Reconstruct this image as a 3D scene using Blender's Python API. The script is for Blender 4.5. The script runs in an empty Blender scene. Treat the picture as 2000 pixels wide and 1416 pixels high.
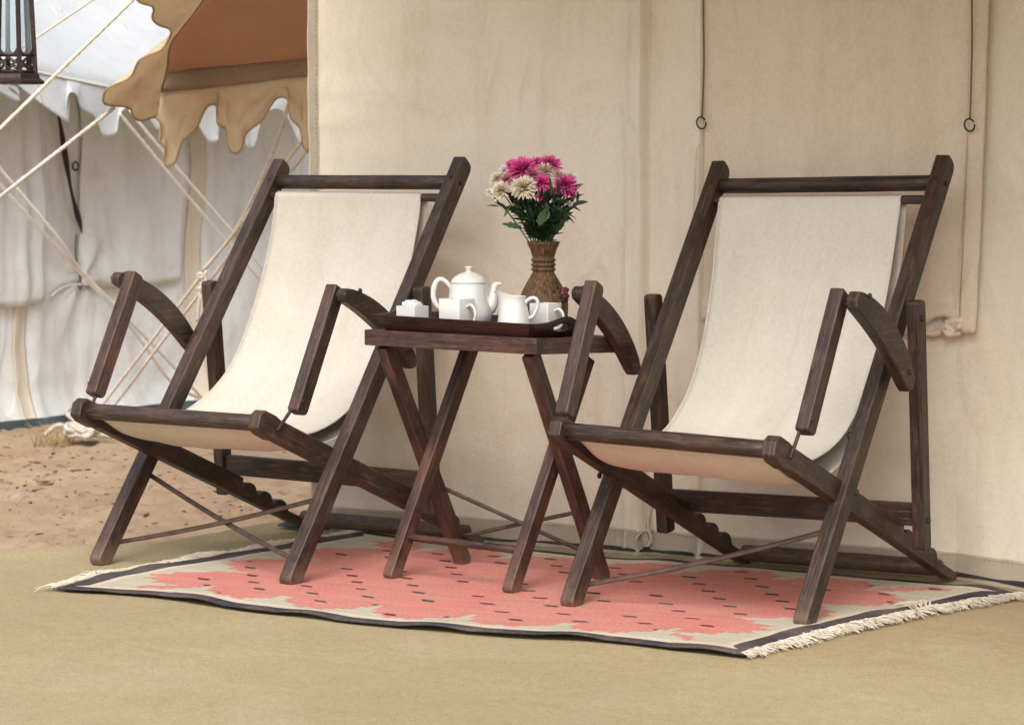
import bpy, bmesh, math, random
import numpy as np
from mathutils import Vector, Matrix, noise
sc = bpy.context.scene
COL = sc.collection
PI = math.pi
# ---------------------------------------------------------------- camera
FPX, CAMZ, PITCH = 5523.6, 1.0285, 0.0765
cam = bpy.data.cameras.new('camera')
cam.sensor_width = 36.0
cam.lens = 36.0 * FPX / 2000.0
cam.clip_start, cam.clip_end = 0.1, 600
cam.dof.use_dof = True
cam.dof.focus_distance = 6.35
cam.dof.aperture_fstop = 9.0
camo = bpy.data.objects.new('camera', cam); COL.objects.link(camo)
camo.location = (0, 0, CAMZ); camo.rotation_euler = (PI / 2 - PITCH, 0, 0)
sc.camera = camo
# ---------------------------------------------------------------- sky, sun, exposure
SUN_EL, SUN_AZ = math.radians(48), math.radians(-172)     # azimuth measured from +Y towards +X
world = bpy.data.worlds.new('World'); sc.world = world
world.use_nodes = True
wn = world.node_tree
bg = wn.nodes['Background']
sky = wn.nodes.new('ShaderNodeTexSky')
sky.sky_type = 'NISHITA'; sky.sun_disc = False
sky.sun_elevation = SUN_EL; sky.sun_rotation = SUN_AZ
sky.air_density = 1.0; sky.dust_density = 4.0; sky.ozone_density = 1.0
hs = wn.nodes.new('ShaderNodeHueSaturation'); hs.inputs['Saturation'].default_value = 0.45
wn.links.new(sky.outputs[0], hs.inputs['Color']); wn.links.new(hs.outputs[0], bg.inputs['Color'])
bg.inputs['Strength'].default_value = 0.15
sl = bpy.data.lights.new('sun', 'SUN'); sl.energy = 0.80; sl.angle = math.radians(40); sl.color = (1.0, 0.95, 0.88)
slo = bpy.data.objects.new('sun', sl); COL.objects.link(slo)
sdir = Vector((math.sin(SUN_AZ) * math.cos(SUN_EL), math.cos(SUN_AZ) * math.cos(SUN_EL), math.sin(SUN_EL)))
slo.rotation_euler = sdir.to_track_quat('Z', 'Y').to_euler(); slo.location = (0, 0, 8)
sc.view_settings.view_transform = 'Standard'; sc.view_settings.look = 'None'
sc.view_settings.exposure = 0.79; sc.view_settings.gamma = 1.0
sc.view_settings.use_curve_mapping = False
# ---------------------------------------------------------------- helpers
_c, _s = math.cos(PITCH), math.sin(PITCH)
def at(px, py, Y):
    """photo pixel + distance -> point of the place"""
    a = (px - 1000) / FPX; b = -(py - 708) / FPX
    r = (a, _c + b * _s, -_s + b * _c)
    return Vector((r[0] * Y / r[1], Y, CAMZ + r[2] * Y / r[1]))
def on_ground(px, py, z=0.0):
    a = (px - 1000) / FPX; b = -(py - 708) / FPX
    r = (a, _c + b * _s, -_s + b * _c)
    t = (z - CAMZ) / r[2]
    return Vector((r[0] * t, r[1] * t, z))
def thing(name, label, cat, loc=(0, 0, 0), rz=0.0, group=None):
    o = bpy.data.objects.new(name, None); COL.objects.link(o)
    o.location = loc; o.rotation_euler = (0, 0, rz); o.empty_display_size = 0.1
    o['label'] = label; o['category'] = cat
    if group: o['group'] = group
    return o
def tag(o, label, cat, group=None):
    o['label'] = label; o['category'] = cat
    if group: o['group'] = group
    return o
def link(name, me, mat, parent=None, wnorm=False):
    o = bpy.data.objects.new(name, me); COL.objects.link(o)
    if mat and len(me.materials) == 0: me.materials.append(mat)
    if parent: o.parent = parent
    if wnorm:
        m = o.modifiers.new('wn', 'WEIGHTED_NORMAL'); m.keep_sharp = True
    return o
def from_bm(name, bm, mat, parent=None, smooth=True, sharp=None, wnorm=False):
    me = bpy.data.meshes.new(name)
    bm.normal_update()
    for f in bm.faces: f.smooth = smooth
    if sharp:
        for e in bm.edges:
            if len(e.link_faces) == 2 and e.calc_face_angle(0) > sharp: e.smooth = False
    bm.to_mesh(me); bm.free()
    return link(name, me, mat, parent, wnorm)
def grid_mesh(name, P, mat, parent=None, uv=None, thick=0.0, closed=False):
    """P: array (n, m, 3) -> smooth sheet; thick adds a solidify modifier"""
    P = np.asarray(P, float); n, m = P.shape[:2]
    idx = np.arange(n * m).reshape(n, m)
    if closed: idx = np.concatenate([idx, idx[:, :1]], 1)
    q = np.stack([idx[:-1, :-1], idx[:-1, 1:], idx[1:, 1:], idx[1:, :-1]], -1).reshape(-1, 4)
    me = bpy.data.meshes.new(name)
    me.vertices.add(n * m); me.vertices.foreach_set('co', P.reshape(-1))
    me.loops.add(q.size); me.loops.foreach_set('vertex_index', q.reshape(-1).astype(np.int32))
    me.polygons.add(len(q))
    me.polygons.foreach_set('loop_start', np.arange(0, q.size, 4, dtype=np.int32))
    me.polygons.foreach_set('loop_total', np.full(len(q), 4, np.int32))
    me.polygons.foreach_set('use_smooth', np.ones(len(q), bool))
    if uv is not None:
        U = np.asarray(uv, float).reshape(-1, 2)[q.reshape(-1)]
        l = me.uv_layers.new(name='UVMap'); l.data.foreach_set('uv', U.reshape(-1))
    me.update(calc_edges=True); me.validate()
    o = link(name, me, mat, parent)
    if thick:
        sm = o.modifiers.new('thick', 'SOLIDIFY'); sm.thickness = thick; sm.offset = 0
    return o
def catmull(pts, n):
    p = np.asarray(pts, float)
    d = np.r_[0, np.cumsum(np.linalg.norm(np.diff(p, axis=0), axis=1))]
    p2 = np.vstack([2 * p[0] - p[1], p, 2 * p[-1] - p[-2]])
    out = []
    for t in np.linspace(0, d[-1], n):
        i = min(max(np.searchsorted(d, t, 'right') - 1, 0), len(p) - 2)
        u = (t - d[i]) / (d[i + 1] - d[i] + 1e-12)
        a, b, c, e = p2[i], p2[i + 1], p2[i + 2], p2[i + 3]
        out.append(0.5 * (2 * b + (c - a) * u + (2 * a - 5 * b + 4 * c - e) * u * u + (3 * b - a - 3 * c + e) * u ** 3))
    return np.array(out)
def polyline(pts, n):
    p = np.asarray(pts, float)
    d = np.r_[0, np.cumsum(np.linalg.norm(np.diff(p, axis=0), axis=1))]
    t = np.linspace(0, d[-1], n)
    return np.stack([np.interp(t, d, p[:, k]) for k in range(p.shape[1])], 1)
def frames(path):
    p = np.asarray(path, float)
    T = np.gradient(p, axis=0); T /= np.linalg.norm(T, axis=1)[:, None] + 1e-12
    up = np.array([0, 0, 1.0]) if abs(T[0][2]) < 0.9 else np.array([1.0, 0, 0])
    N = np.zeros_like(p); B = np.zeros_like(p)
    n = up - T[0] * (up @ T[0]); n /= np.linalg.norm(n)
    for i in range(len(p)):
        n = n - T[i] * (n @ T[i]); n /= np.linalg.norm(n) + 1e-12
        N[i] = n; B[i] = np.cross(T[i], n)
    return p, T, N, B
def tube_bm(bm, path, r, seg=12, cap=True, rfun=None):
    p, T, N, B = frames(path)
    rr = np.broadcast_to(np.asarray(r, float), (len(p),))
    uvl = bm.loops.layers.uv.verify()
    rings = []
    for i in range(len(p)):
        ring = []
        for k in range(seg):
            a = 2 * PI * k / seg
            q = rr[i] * (rfun(i, a) if rfun else 1.0)
            ring.append(bm.verts.new(p[i] + q * (math.cos(a) * N[i] + math.sin(a) * B[i])))
        rings.append(ring)
    L = np.r_[0, np.cumsum(np.linalg.norm(np.diff(p, axis=0), axis=1))]
    for i in range(len(p) - 1):
        for k in range(seg):
            f = bm.faces.new((rings[i][k], rings[i][(k + 1) % seg], rings[i + 1][(k + 1) % seg], rings[i + 1][k]))
            for lp, (du, dv) in zip(f.loops, ((0, 0), (0, 1), (1, 1), (1, 0))):
                lp[uvl].uv = (L[i + du], 2 * PI * rr[i] * (k + dv) / seg)
    if cap:
        bm.faces.new(rings[0][::-1]); bm.faces.new(rings[-1])
def tube(name, path, r, mat, parent=None, seg=12, rfun=None):
    bm = bmesh.new(); tube_bm(bm, path, r, seg, True, rfun)
    return from_bm(name, bm, mat, parent, sharp=1.0)
def dowel(name, A, B, r, mat, parent=None, seg=20):
    A = np.array(A, float); B = np.array(B, float)
    t = np.array([0, .006, .012, .3, .5, .7])
    L = np.linalg.norm(B - A); e = .004 / L
    ts = [0, e, .2, .4, .6, .8, 1 - e, 1]
    rs = [r * .82, r, r * 1.01, r * .99, r * 1.015, r, r, r * .82]
    return tube(name, [A + (B - A) * q for q in ts], rs, mat, parent, seg)
def round_outline(c, rad, n=4):
    """closed polygon corners with rounding radii -> list of 2D points"""
    out = []; m = len(c)
    for i in range(m):
        p = np.array(c[i], float); a = np.array(c[i - 1], float); b = np.array(c[(i + 1) % m], float)
        r = rad[i]
        if r <= 0: out.append(p); continue
        u = a - p; v = b - p; lu, lv = np.linalg.norm(u), np.linalg.norm(v); u /= lu; v /= lv
        ang = math.acos(max(-1, min(1, u @ v))); d = min(r / math.tan(ang / 2), lu * .49, lv * .49)
        for k in range(n + 1):
            t = k / n
            out.append((1 - t) ** 2 * (p + u * d) + 2 * t * (1 - t) * p + t * t * (p + v * d))
    return out
def prism(name, outline, O, T, N, Lt, w, mat, parent=None, bev=0.003, seg=2):
    """outline (t, n) pairs extruded +-w/2 along Lt, edges bevelled, uv along t"""
    bm = bmesh.new(); O, T, N, Lt = (Vector(x) for x in (O, T, N, Lt))
    a = [bm.verts.new(O + T * t + N * n - Lt * (w / 2)) for t, n in outline]
    b = [bm.verts.new(O + T * t + N * n + Lt * (w / 2)) for t, n in outline]
    k = len(a)
    bm.faces.new(a[::-1]); bm.faces.new(b)
    for i in range(k): bm.faces.new((a[i], a[(i + 1) % k], b[(i + 1) % k], b[i]))
    bmesh.ops.recalc_face_normals(bm, faces=bm.faces[:])
    bm.normal_update()
    if bev:
        es = [e for e in bm.edges if len(e.link_faces) == 2 and e.calc_face_angle(0) > 0.6]
        bmesh.ops.bevel(bm, geom=es, offset=bev, segments=seg, affect='EDGES', profile=0.5)
    uvl = bm.loops.layers.uv.verify()
    bm.normal_update()
    for f in bm.faces:
        side = abs(f.normal.dot(Lt)) > .7
        for lp in f.loops:
            d = lp.vert.co - O
            lp[uvl].uv = (d.dot(T), d.dot(N) if side else d.dot(Lt) + .37)
    return from_bm(name, bm, mat, parent, wnorm=True)
def bar(name, A, B, lat, w, h, mat, parent=None, r0=(.006, .006), r1=(.006, .006), bev=.0035, outline=None, bow=0.0):
    A, B, lat = Vector(A), Vector(B), Vector(lat)
    T = (B - A); L = T.length; T.normalize()
    lat = (lat - T * lat.dot(T)).normalized(); N = lat.cross(T).normalized()
    if outline is None:
        outline = round_outline([(0, h / 2), (L, h / 2), (L, -h / 2), (0, -h / 2)], [r0[0], r1[0], r1[1], r0[1]])
    return prism(name, outline, A, T, N, lat, w, mat, parent, bev)
def box(name, c, size, mat, parent=None, X=(1, 0, 0), bev=.003):
    c = Vector(c); X = Vector(X).normalized(); Z = Vector((0, 0, 1)); Yv = Z.cross(X)
    A = c - X * size[0] / 2; B = c + X * size[0] / 2
    return bar(name, A, B, Yv, size[1], size[2], mat, parent, (0, 0), (0, 0), bev)
def lathe_bm(bm, prof, seg=40, cx=0, cy=0, rf=None):
    rings = []
    for i, (r, z) in enumerate(prof):
        if r < 1e-5: rings.append([bm.verts.new((cx, cy, z))]); continue
        ring = []
        for k in range(seg):
            a = 2 * PI * k / seg; q = r; zz = z; ox = 0
            if rf: q, zz = rf(r, z, a, i)
            ring.append(bm.verts.new((cx + q * math.cos(a), cy + q * math.sin(a), zz)))
        rings.append(ring)
    for A, B in zip(rings[:-1], rings[1:]):
        if len(A) == 1 and len(B) == 1: continue
        for k in range(seg):
            k2 = (k + 1) % seg
            if len(A) == 1: bm.faces.new((A[0], B[k2], B[k]))
            elif len(B) == 1: bm.faces.new((A[k], A[k2], B[0]))
            else: bm.faces.new((A[k], A[k2], B[k2], B[k]))
def lathe(name, prof, mat, parent=None, seg=40, rf=None, smooth_n=0):
    if smooth_n: prof = [tuple(q) for q in catmull(prof, smooth_n)]; prof = [(max(r, 0), z) for r, z in prof]
    bm = bmesh.new(); lathe_bm(bm, prof, seg, rf=rf)
    return from_bm(name, bm, mat, parent, sharp=1.2)
def nz(x, y, z=0.0): return noise.noise(Vector((x, y, z)))
def fbm(x, y, z=0.0, o=4):
    v, a = 0, 1.0
    for _ in range(o):
        v += a * noise.noise(Vector((x, y, z))); a *= .5; x *= 2.03; y *= 2.03; z = z * 2.03 + 7.1
    return v
rnd = random.Random(11)
# ---------------------------------------------------------------- materials
class M:
    def __init__(s, name, rough=.7, spec=.5):
        s.m = bpy.data.materials.new(name); s.m.use_nodes = True
        s.t = s.m.node_tree; s.b = s.t.nodes['Principled BSDF']
        s.b.inputs['Roughness'].default_value = rough
        s.b.inputs['Specular IOR Level'].default_value = spec
    def n(s, k, **kw):
        x = s.t.nodes.new(k)
        for a, v in kw.items():
            if a.startswith('i_'):
                x.inputs[a[2:].replace('_', ' ')].default_value = v
            else: setattr(x, a, v)
        return x
    def l(s, a, b): s.t.links.new(a, b)
    def coord(s, kind='Object', scale=(1, 1, 1), rand=False):
        tc = s.n('ShaderNodeTexCoord'); mp = s.n('ShaderNodeMapping'); mp.inputs['Scale'].default_value = scale
        if kind == 'World':
            g = s.n('ShaderNodeNewGeometry'); s.l(g.outputs['Position'], mp.inputs['Vector'])
        else: s.l(tc.outputs[kind], mp.inputs['Vector'])
        if rand:
            oi = s.n('ShaderNodeObjectInfo'); mu = s.n('ShaderNodeMath', operation='MULTIPLY'); mu.inputs[1].default_value = 37.0
            s.l(oi.outputs['Random'], mu.inputs[0]); s.l(mu.outputs[0], mp.inputs['Location'])
        return mp.outputs[0]
    def noise(s, vec, scale, detail=4, rough=.55, dist=0.0):
        x = s.n('ShaderNodeTexNoise'); x.inputs['Scale'].default_value = scale; x.inputs['Detail'].default_value = detail
        x.inputs['Roughness'].default_value = rough; x.inputs['Distortion'].default_value = dist
        s.l(vec, x.inputs['Vector']); return x.outputs['Fac']
    def ramp(s, fac, stops, interp='LINEAR'):
        x = s.n('ShaderNodeValToRGB'); cr = x.color_ramp; cr.interpolation = interp
        while len(cr.elements) < len(stops): cr.elements.new(.5)
        for e, (p, c) in zip(cr.elements, stops):
            e.position = p; e.color = (*c, 1) if len(c) == 3 else c
        s.l(fac, x.inputs[0]); return x.outputs[0]
    def mix(s, fac, a, b, mode='MIX'):
        x = s.n('ShaderNodeMix', data_type='RGBA', blend_type=mode)
        if isinstance(fac, (int, float)): x.inputs[0].default_value = fac
        else: s.l(fac, x.inputs[0])
        for v, i in ((a, 6), (b, 7)):
            if isinstance(v, tuple): x.inputs[i].default_value = (*v, 1)
            else: s.l(v, x.inputs[i])
        return x.outputs[2]
    def math(s, op, a, b=0.0):
        x = s.n('ShaderNodeMath', operation=op)
        for v, i in ((a, 0), (b, 1)):
            if isinstance(v, (int, float)): x.inputs[i].default_value = v
            else: s.l(v, x.inputs[i])
        return x.outputs[0]
    def col(s, c):
        if isinstance(c, tuple): s.b.inputs['Base Color'].default_value = (*c, 1)
        else: s.l(c, s.b.inputs['Base Color'])
    def bump(s, h, dist=.002, strength=.6, prev=None):
        x = s.n('ShaderNodeBump'); x.inputs['Distance'].default_value = dist; x.inputs['Strength'].default_value = strength
        s.l(h, x.inputs['Height'])
        if prev: s.l(prev, x.inputs['Normal'])
        s.l(x.outputs[0], s.b.inputs['Normal']); return x.outputs[0]

def canvas_mat(name, c1, c2, stain, trans=0.0, stain_amt=.35, wr=.5, rough=.9, crease=.5):
    m = M(name, rough, .2)
    v = m.coord('World')
    big = m.noise(v, 1.7, 5, .6, .4)
    a = m.ramp(big, [(.3, c1), (.7, c2)])
    vs = m.coord('World', (6, 6, 1.1))
    st = m.ramp(m.noise(vs, 1.6, 6, .68), [(.48, (0, 0, 0)), (.78, (1, 1, 1))])
    a = m.mix(m.math('MULTIPLY', st, stain_amt), a, stain)
    bl = m.ramp(m.noise(v, 5.5, 7, .72, .8), [(.5, (0, 0, 0)), (.68, (1, 1, 1))])
    a = m.mix(m.math('MULTIPLY', bl, stain_amt * .55), a, stain)
    sp = m.ramp(m.noise(v, 46, 3, .6), [(.70, (0, 0, 0)), (.80, (1, 1, 1))])
    a = m.mix(m.math('MULTIPLY', sp, .22), a, stain)
    md = m.noise(v, 95, 3, .7)
    a = m.mix(.34, a, m.ramp(md, [(.3, (.3, .3, .3)), (.7, (.7, .7, .7))]), 'SOFT_LIGHT')
    gr = m.noise(v, 430, 3, .7)
    a = m.mix(.55, a, m.ramp(gr, [(.3, (.22, .22, .22)), (.7, (.78, .78, .78))]), 'SOFT_LIGHT')
    m.col(a)
    w1 = m.noise(m.coord('World', (1, 1, 1.6)), 7, 4, .55, .6)
    b = m.bump(w1, .02, wr * .14)
    # ridged noise: pressed-in fold lines, only in patches
    r1 = m.noise(m.coord('World', (1.7, 1.7, .6)), 2.6, 2, .45, .35)
    r1 = m.math('ABSOLUTE', m.math('SUBTRACT', r1, .5))
    r1 = m.ramp(r1, [(0, (1, 1, 1)), (.035, (0, 0, 0))])
    pm = m.ramp(m.noise(v, 1.9, 2, .5), [(.45, (0, 0, 0)), (.62, (1, 1, 1))])
    b = m.bump(m.math('MULTIPLY', r1, pm), .006, crease, b)
    b = m.bump(md, .003, .25, b)
    b = m.bump(gr, .0012, .45, b)
    if trans:
        tr = m.n('ShaderNodeBsdfTranslucent'); m.l(a, tr.inputs['Color'])
        mx = m.n('ShaderNodeMixShader'); mx.inputs[0].default_value = trans
        m.l(m.b.outputs[0], mx.inputs[1]); m.l(tr.outputs[0], mx.inputs[2])
        m.l(mx.outputs[0], m.t.nodes['Material Output'].inputs['Surface'])
    return m.m
CANVAS = canvas_mat('tent_canvas', (.765, .675, .535), (.815, .735, .61), (.58, .47, .33), stain_amt=.42)
CANVAS_FLAP = canvas_mat('door_canvas', (.70, .585, .45), (.76, .65, .52), (.53, .41, .28), stain_amt=.45)
CANVAS_FAR = canvas_mat('far_tent_canvas', (.755, .785, .77), (.81, .835, .825), (.52, .43, .32), stain_amt=.5)
BAND = canvas_mat('far_seam_band', (.68, .61, .50), (.75, .68, .57), (.50, .39, .28))
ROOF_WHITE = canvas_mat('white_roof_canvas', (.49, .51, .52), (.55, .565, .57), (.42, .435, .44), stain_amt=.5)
TAN = canvas_mat('tan_canvas', (.78, .65, .47), (.83, .715, .54), (.62, .48, .31), trans=.45, stain_amt=.5)
PORCH = canvas_mat('added_porch_canvas', (.50, .36, .21), (.58, .44, .27), (.42, .29, .16), trans=.2)  # cloth of the added porch roof, warms the light passing through
TRIM = canvas_mat('brown_webbing', (.27, .20, .145), (.32, .245, .18), (.20, .14, .10))
PIPE = canvas_mat('brown_piping', (.36, .25, .15), (.42, .30, .19), (.28, .19, .11))
TERRA = canvas_mat('terracotta_lining', (.70, .45, .33), (.75, .50, .375), (.62, .39, .28), trans=.5)
SLING = canvas_mat('sling_canvas', (.665, .615, .515), (.715, .67, .575), (.57, .49, .37), trans=.08, stain_amt=.32, wr=.8, crease=.22)
def plain(name, c, rough=.6, spec=.5, metal=0.0, var=.15, scale=60):
    m = M(name, rough, spec); m.b.inputs['Metallic'].default_value = metal
    v = m.coord('Object'); f = m.noise(v, scale, 3)
    d = tuple(x * (1 - var) for x in c); e = tuple(min(1, x * (1 + var)) for x in c)
    m.col(m.ramp(f, [(.3, d), (.7, e)])); return m.m
def wood_mat(name, dark, mid, red, worn, rough=.42, wornamt=.55):
    m = M(name, rough, .45)
    uv = m.coord('UV', (1, 1, 1), True)
    def sc_(x):
        mp = m.n('ShaderNodeMapping'); mp.inputs['Scale'].default_value = x; m.l(uv, mp.inputs['Vector']); return mp.outputs[0]
    g = m.noise(sc_((5, 120, 1)), 1.0, 5, .65, .3)
    a = m.ramp(g, [(.28, dark), (.72, mid)])
    rd = m.ramp(m.noise(sc_((9, 24, 1)), 1.0, 3, .6), [(.48, (0, 0, 0)), (.75, (1, 1, 1))])
    a = m.mix(m.math('MULTIPLY', rd, .7), a, red)
    wv = m.ramp(m.noise(sc_((15, 150, 1)), 1.0, 6, .8, .4), [(.51, (0, 0, 0)), (.64, (1, 1, 1))])
    bv = m.n('ShaderNodeBevel'); bv.samples = 4; bv.inputs['Radius'].default_value = .007
    ge = m.n('ShaderNodeNewGeometry')
    dt = m.n('ShaderNodeVectorMath', operation='DOT_PRODUCT'); m.l(bv.outputs[0], dt.inputs[0]); m.l(ge.outputs['Normal'], dt.inputs[1])
    ed = m.ramp(dt.outputs['Value'], [(.80, (1, 1, 1)), (.985, (0, 0, 0))])
    en = m.ramp(m.noise(sc_((22, 40, 1)), 1.0, 4, .6), [(.36, (0, 0, 0)), (.6, (1, 1, 1))])
    ed = m.math('MULTIPLY', ed, en)
    wf = m.math('MAXIMUM', m.math('MULTIPLY', wv, wornamt * .6), m.math('MULTIPLY', ed, wornamt))
    a = m.mix(wf, a, worn)
    # pale scuffs and dust near the feet, dark hand stains
    ob = m.coord('Object'); sx = m.n('ShaderNodeSeparateXYZ'); m.l(ob, sx.inputs[0])
    ft = m.ramp(m.math('ADD', sx.outputs['Z'], m.math('MULTIPLY', m.noise(ob, 45, 4, .7), .10)), [(.055, (1, 1, 1)), (.115, (0, 0, 0))])
    a = m.mix(m.math('MULTIPLY', ft, .45), a, worn)
    hs_ = m.ramp(m.noise(ob, 11, 4, .65), [(.5, (0, 0, 0)), (.66, (1, 1, 1))])
    a = m.mix(m.math('MULTIPLY', hs_, .55), a, dark)
    m.col(a)
    m.l(m.ramp(g, [(.2, (rough - .08,) * 3), (.8, (rough + .2,) * 3)]), m.b.inputs['Roughness'])
    b = m.bump(g, .0022, .8)
    m.bump(m.noise(ob, 25, 4, .6), .006, .35, b)
    return m.m
WOOD_L = wood_mat('grey_brown_teak', (.014, .0085, .0065), (.060, .037, .027), (.100, .041, .022), (.25, .165, .115), wornamt=.62)
WOOD_D = wood_mat('dark_brown_teak', (.011, .0065, .0045), (.046, .027, .018), (.095, .039, .019), (.23, .145, .092), wornamt=.6)
WOOD_R = wood_mat('red_brown_teak', (.014, .007, .006), (.075, .036, .026), (.13, .046, .023), (.24, .14, .095), wornamt=.65)
TRAY = wood_mat('lacquered_mahogany', (.010, .004, .005), (.026, .007, .009), (.036, .008, .009), (.06, .024, .022), rough=.25, wornamt=.25)
IRON = plain('rusty_iron', (.055, .04, .036), .6, .4, .4, .5, 90)
STRAP = plain('brown_strap', (.080, .050, .038), .65, .3, 0, .35, 40)
CHINA = M('white_china', .12, .5); CHINA.col((.67, .665, .635)); CHINA.b.inputs['Coat Weight'].default_value = .5; CHINA.b.inputs['Coat Roughness'].default_value = .06
_f = CHINA.noise(CHINA.coord('Object'), 45, 2); CHINA.bump(_f, .0006, .25); CHINA = CHINA.m
PAPER = plain('white_paper', (.70, .70, .72), .85, .2)
LANTERN_M = plain('dark_lantern_metal', (.045, .028, .027), .5, .4, .5, .5, 120)
GLASS = M('lantern_glass', .05, .5)
GLASS.col((.80, .86, .90)); _t = GLASS.n('ShaderNodeBsdfTransparent'); _t.inputs[0].default_value = (.93, .96, .97, 1)
_x = GLASS.n('ShaderNodeMixShader'); _x.inputs[0].default_value = .10
GLASS.l(_t.outputs[0], _x.inputs[1]); GLASS.l(GLASS.b.outputs[0], _x.inputs[2])
GLASS.l(_x.outputs[0], GLASS.t.nodes['Material Output'].inputs['Surface']); GLASS = GLASS.m
def rope_mat(name, c1, c2):
    m = M(name, .9, .15); v = m.coord('Object')
    m.col(m.ramp(m.noise(v, 30, 5, .7), [(.3, c1), (.7, c2)])); m.bump(m.noise(v, 500, 2), .001, .5); return m.m
ROPE = rope_mat('cotton_rope', (.54, .48, .40), (.72, .66, .57))
ROPE_W = rope_mat('pale_rope', (.70, .68, .63), (.82, .80, .75))
FRINGE = rope_mat('rug_fringe_cotton', (.56, .48, .38), (.72, .65, .54))
CORD = plain('brown_cord', (.20, .135, .085), .9, .1)
FLAP_SHADOW = plain('dark_flap_and_shadow', (.045, .043, .042), .9, .2, 0, .5, 12)  # black of the flap end, also the shadow line along the wall foot
# ---------------------------------------------------------------- setting: sand, groundsheet
def stretch(dense0, dense1, step, far0, far1):
    d = list(np.arange(dense0, dense1 + 1e-6, step)); a = []; b = []
    x, s = dense0, step
    while x > far0: s *= 1.6; x -= s; a.append(max(x, far0))
    x, s = dense1, step
    while x < far1: s *= 1.6; x += s; b.append(min(x, far1))
    return np.array(a[::-1] + d + b)
xs = stretch(-2.4, 0.2, .02, -220, 220); ys = stretch(7.0, 12.4, .028, -200, 300)
P = np.zeros((len(ys), len(xs), 3))
for j, y in enumerate(ys):
    for i, x in enumerate(xs):
        fine = (-2.6 < x < .4 and 6.8 < y < 12.6)
        h = -.052
        if fine:
            h += .020 * fbm(x * 3.1, y * 2.3, 3.0, 3) + .016 * abs(nz(x * 13, y * 9, 1.7)) + .009 * nz(x * 31, y * 24, 5.5)
            pit = nz(x * 9 + 20, y * 6.5, 9.1)
            if pit > .32: h -= .06 * (pit - .32)
        P[j, i] = (x, y, h)
SAND = M('sand', .95, .15); v = SAND.coord('World')
a = SAND.ramp(SAND.noise(v, 2.2, 6, .65, .3), [(.3, (.33, .225, .14)), (.7, (.44, .32, .215))])
dk = SAND.ramp(SAND.noise(SAND.coord('World', (1, .6, 1)), 26, 4, .7), [(.52, (0, 0, 0)), (.68, (1, 1, 1))])
dk2 = SAND.ramp(SAND.noise(v, 2.6, 2, .5), [(.42, (0, 0, 0)), (.6, (1, 1, 1))])
a = SAND.mix(SAND.math('MULTIPLY', SAND.math('MULTIPLY', dk, dk2), .85), a, (.17, .10, .06))
a = SAND.mix(SAND.math('MULTIPLY', SAND.ramp(SAND.noise(v, 190, 2, .6), [(.35, (0, 0, 0)), (.7, (1, 1, 1))]), .18), a, (.62, .5, .36))
SAND.col(a); SAND.bump(SAND.noise(v, 60, 5, .7), .012, .6)
g = grid_mesh('sand_ground', P, SAND.m); g['kind'] = 'structure'
# grit and twigs on the sand
bm = bmesh.new()
for k in range(1500):
    x = rnd.uniform(-2.1, -.45); y = rnd.uniform(7.2, 10.9)
    if nz(x * 2.4, y * 1.7, 4) < -.05 and rnd.random() < .8: continue
    h = -.052 + .020 * fbm(x * 3.1, y * 2.3, 3.0, 3) + .016 * abs(nz(x * 13, y * 9, 1.7)) + .009 * nz(x * 31, y * 24, 5.5)
    s = rnd.uniform(.0015, .0055) if rnd.random() < .93 else rnd.uniform(.006, .009); e = rnd.uniform(1, 3.2); an = rnd.uniform(0, PI)
    ret = bmesh.ops.create_icosphere(bm, subdivisions=1, radius=1.0)
    mt = Matrix.Translation((x, y, h + s * .2)) @ Matrix.Rotation(an, 4, 'Z') @ Matrix.Diagonal((s * e, s * .8, s * .55, 1))
    for vv in ret['verts']: vv.co = mt @ (vv.co * rnd.uniform(.75, 1.2))
gm = plain('dark_grit', (.20, .13, .085), .95, .1, 0, .6, 9)
o = from_bm('sand_grit', bm, gm, smooth=False); o['kind'] = 'stuff'
# groundsheet: khaki floor cloth with its far edge towards the sand
KH = M('khaki_floor_cloth', .95, .12); v = KH.coord('World')
a = KH.ramp(KH.noise(v, 1.1, 5, .6, .5), [(.3, (.352, .280, .153)), (.7, (.410, .332, .190))])
a = KH.mix(KH.math('MULTIPLY', KH.ramp(KH.noise(KH.coord('World', (1, .5, 1)), 3.2, 5, .65), [(.5, (0, 0, 0)), (.75, (1, 1, 1))]), .4), a, (.43, .375, .245))
md = KH.noise(v, 60, 4, .7)
a = KH.mix(.35, a, KH.ramp(md, [(.3, (.3, .3, .3)), (.7, (.7, .7, .7))]), 'SOFT_LIGHT')
sd = KH.ramp(KH.noise(v, 3.1, 6, .7, .3), [(.5, (0, 0, 0)), (.7, (1, 1, 1))])
a = KH.mix(KH.math('MULTIPLY', sd, .30), a, (.33, .25, .145))
gr = KH.noise(v, 330, 3, .7)
a = KH.mix(.8, a, KH.ramp(gr, [(.3, (.22, .22, .22)), (.7, (.78, .78, .78))]), 'SOFT_LIGHT')
KH.col(a); b_ = KH.bump(KH.noise(KH.coord('World', (1, 1, 1)), 4.5, 5, .6, .6), .03, .3); KH.bump(gr, .003, .7, b_)
edge = np.array([(-6, 6.6), (-2.2, 7.02), (-1.31, 7.19), (-1.05, 7.26), (-.93, 7.31), (-.68, 7.70), (-.50, 7.85), (1.0, 7.4), (6, 5.2)])
exs = stretch(-1.9, 1.5, .025, -5.5, 5.5)
rows = np.r_[np.linspace(-3, 4.4, 8), np.linspace(4.5, 1e9, 2)[:1]]
nv = 130
P = np.zeros((nv, len(exs), 3)); UV = np.zeros((nv, len(exs), 2))
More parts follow.
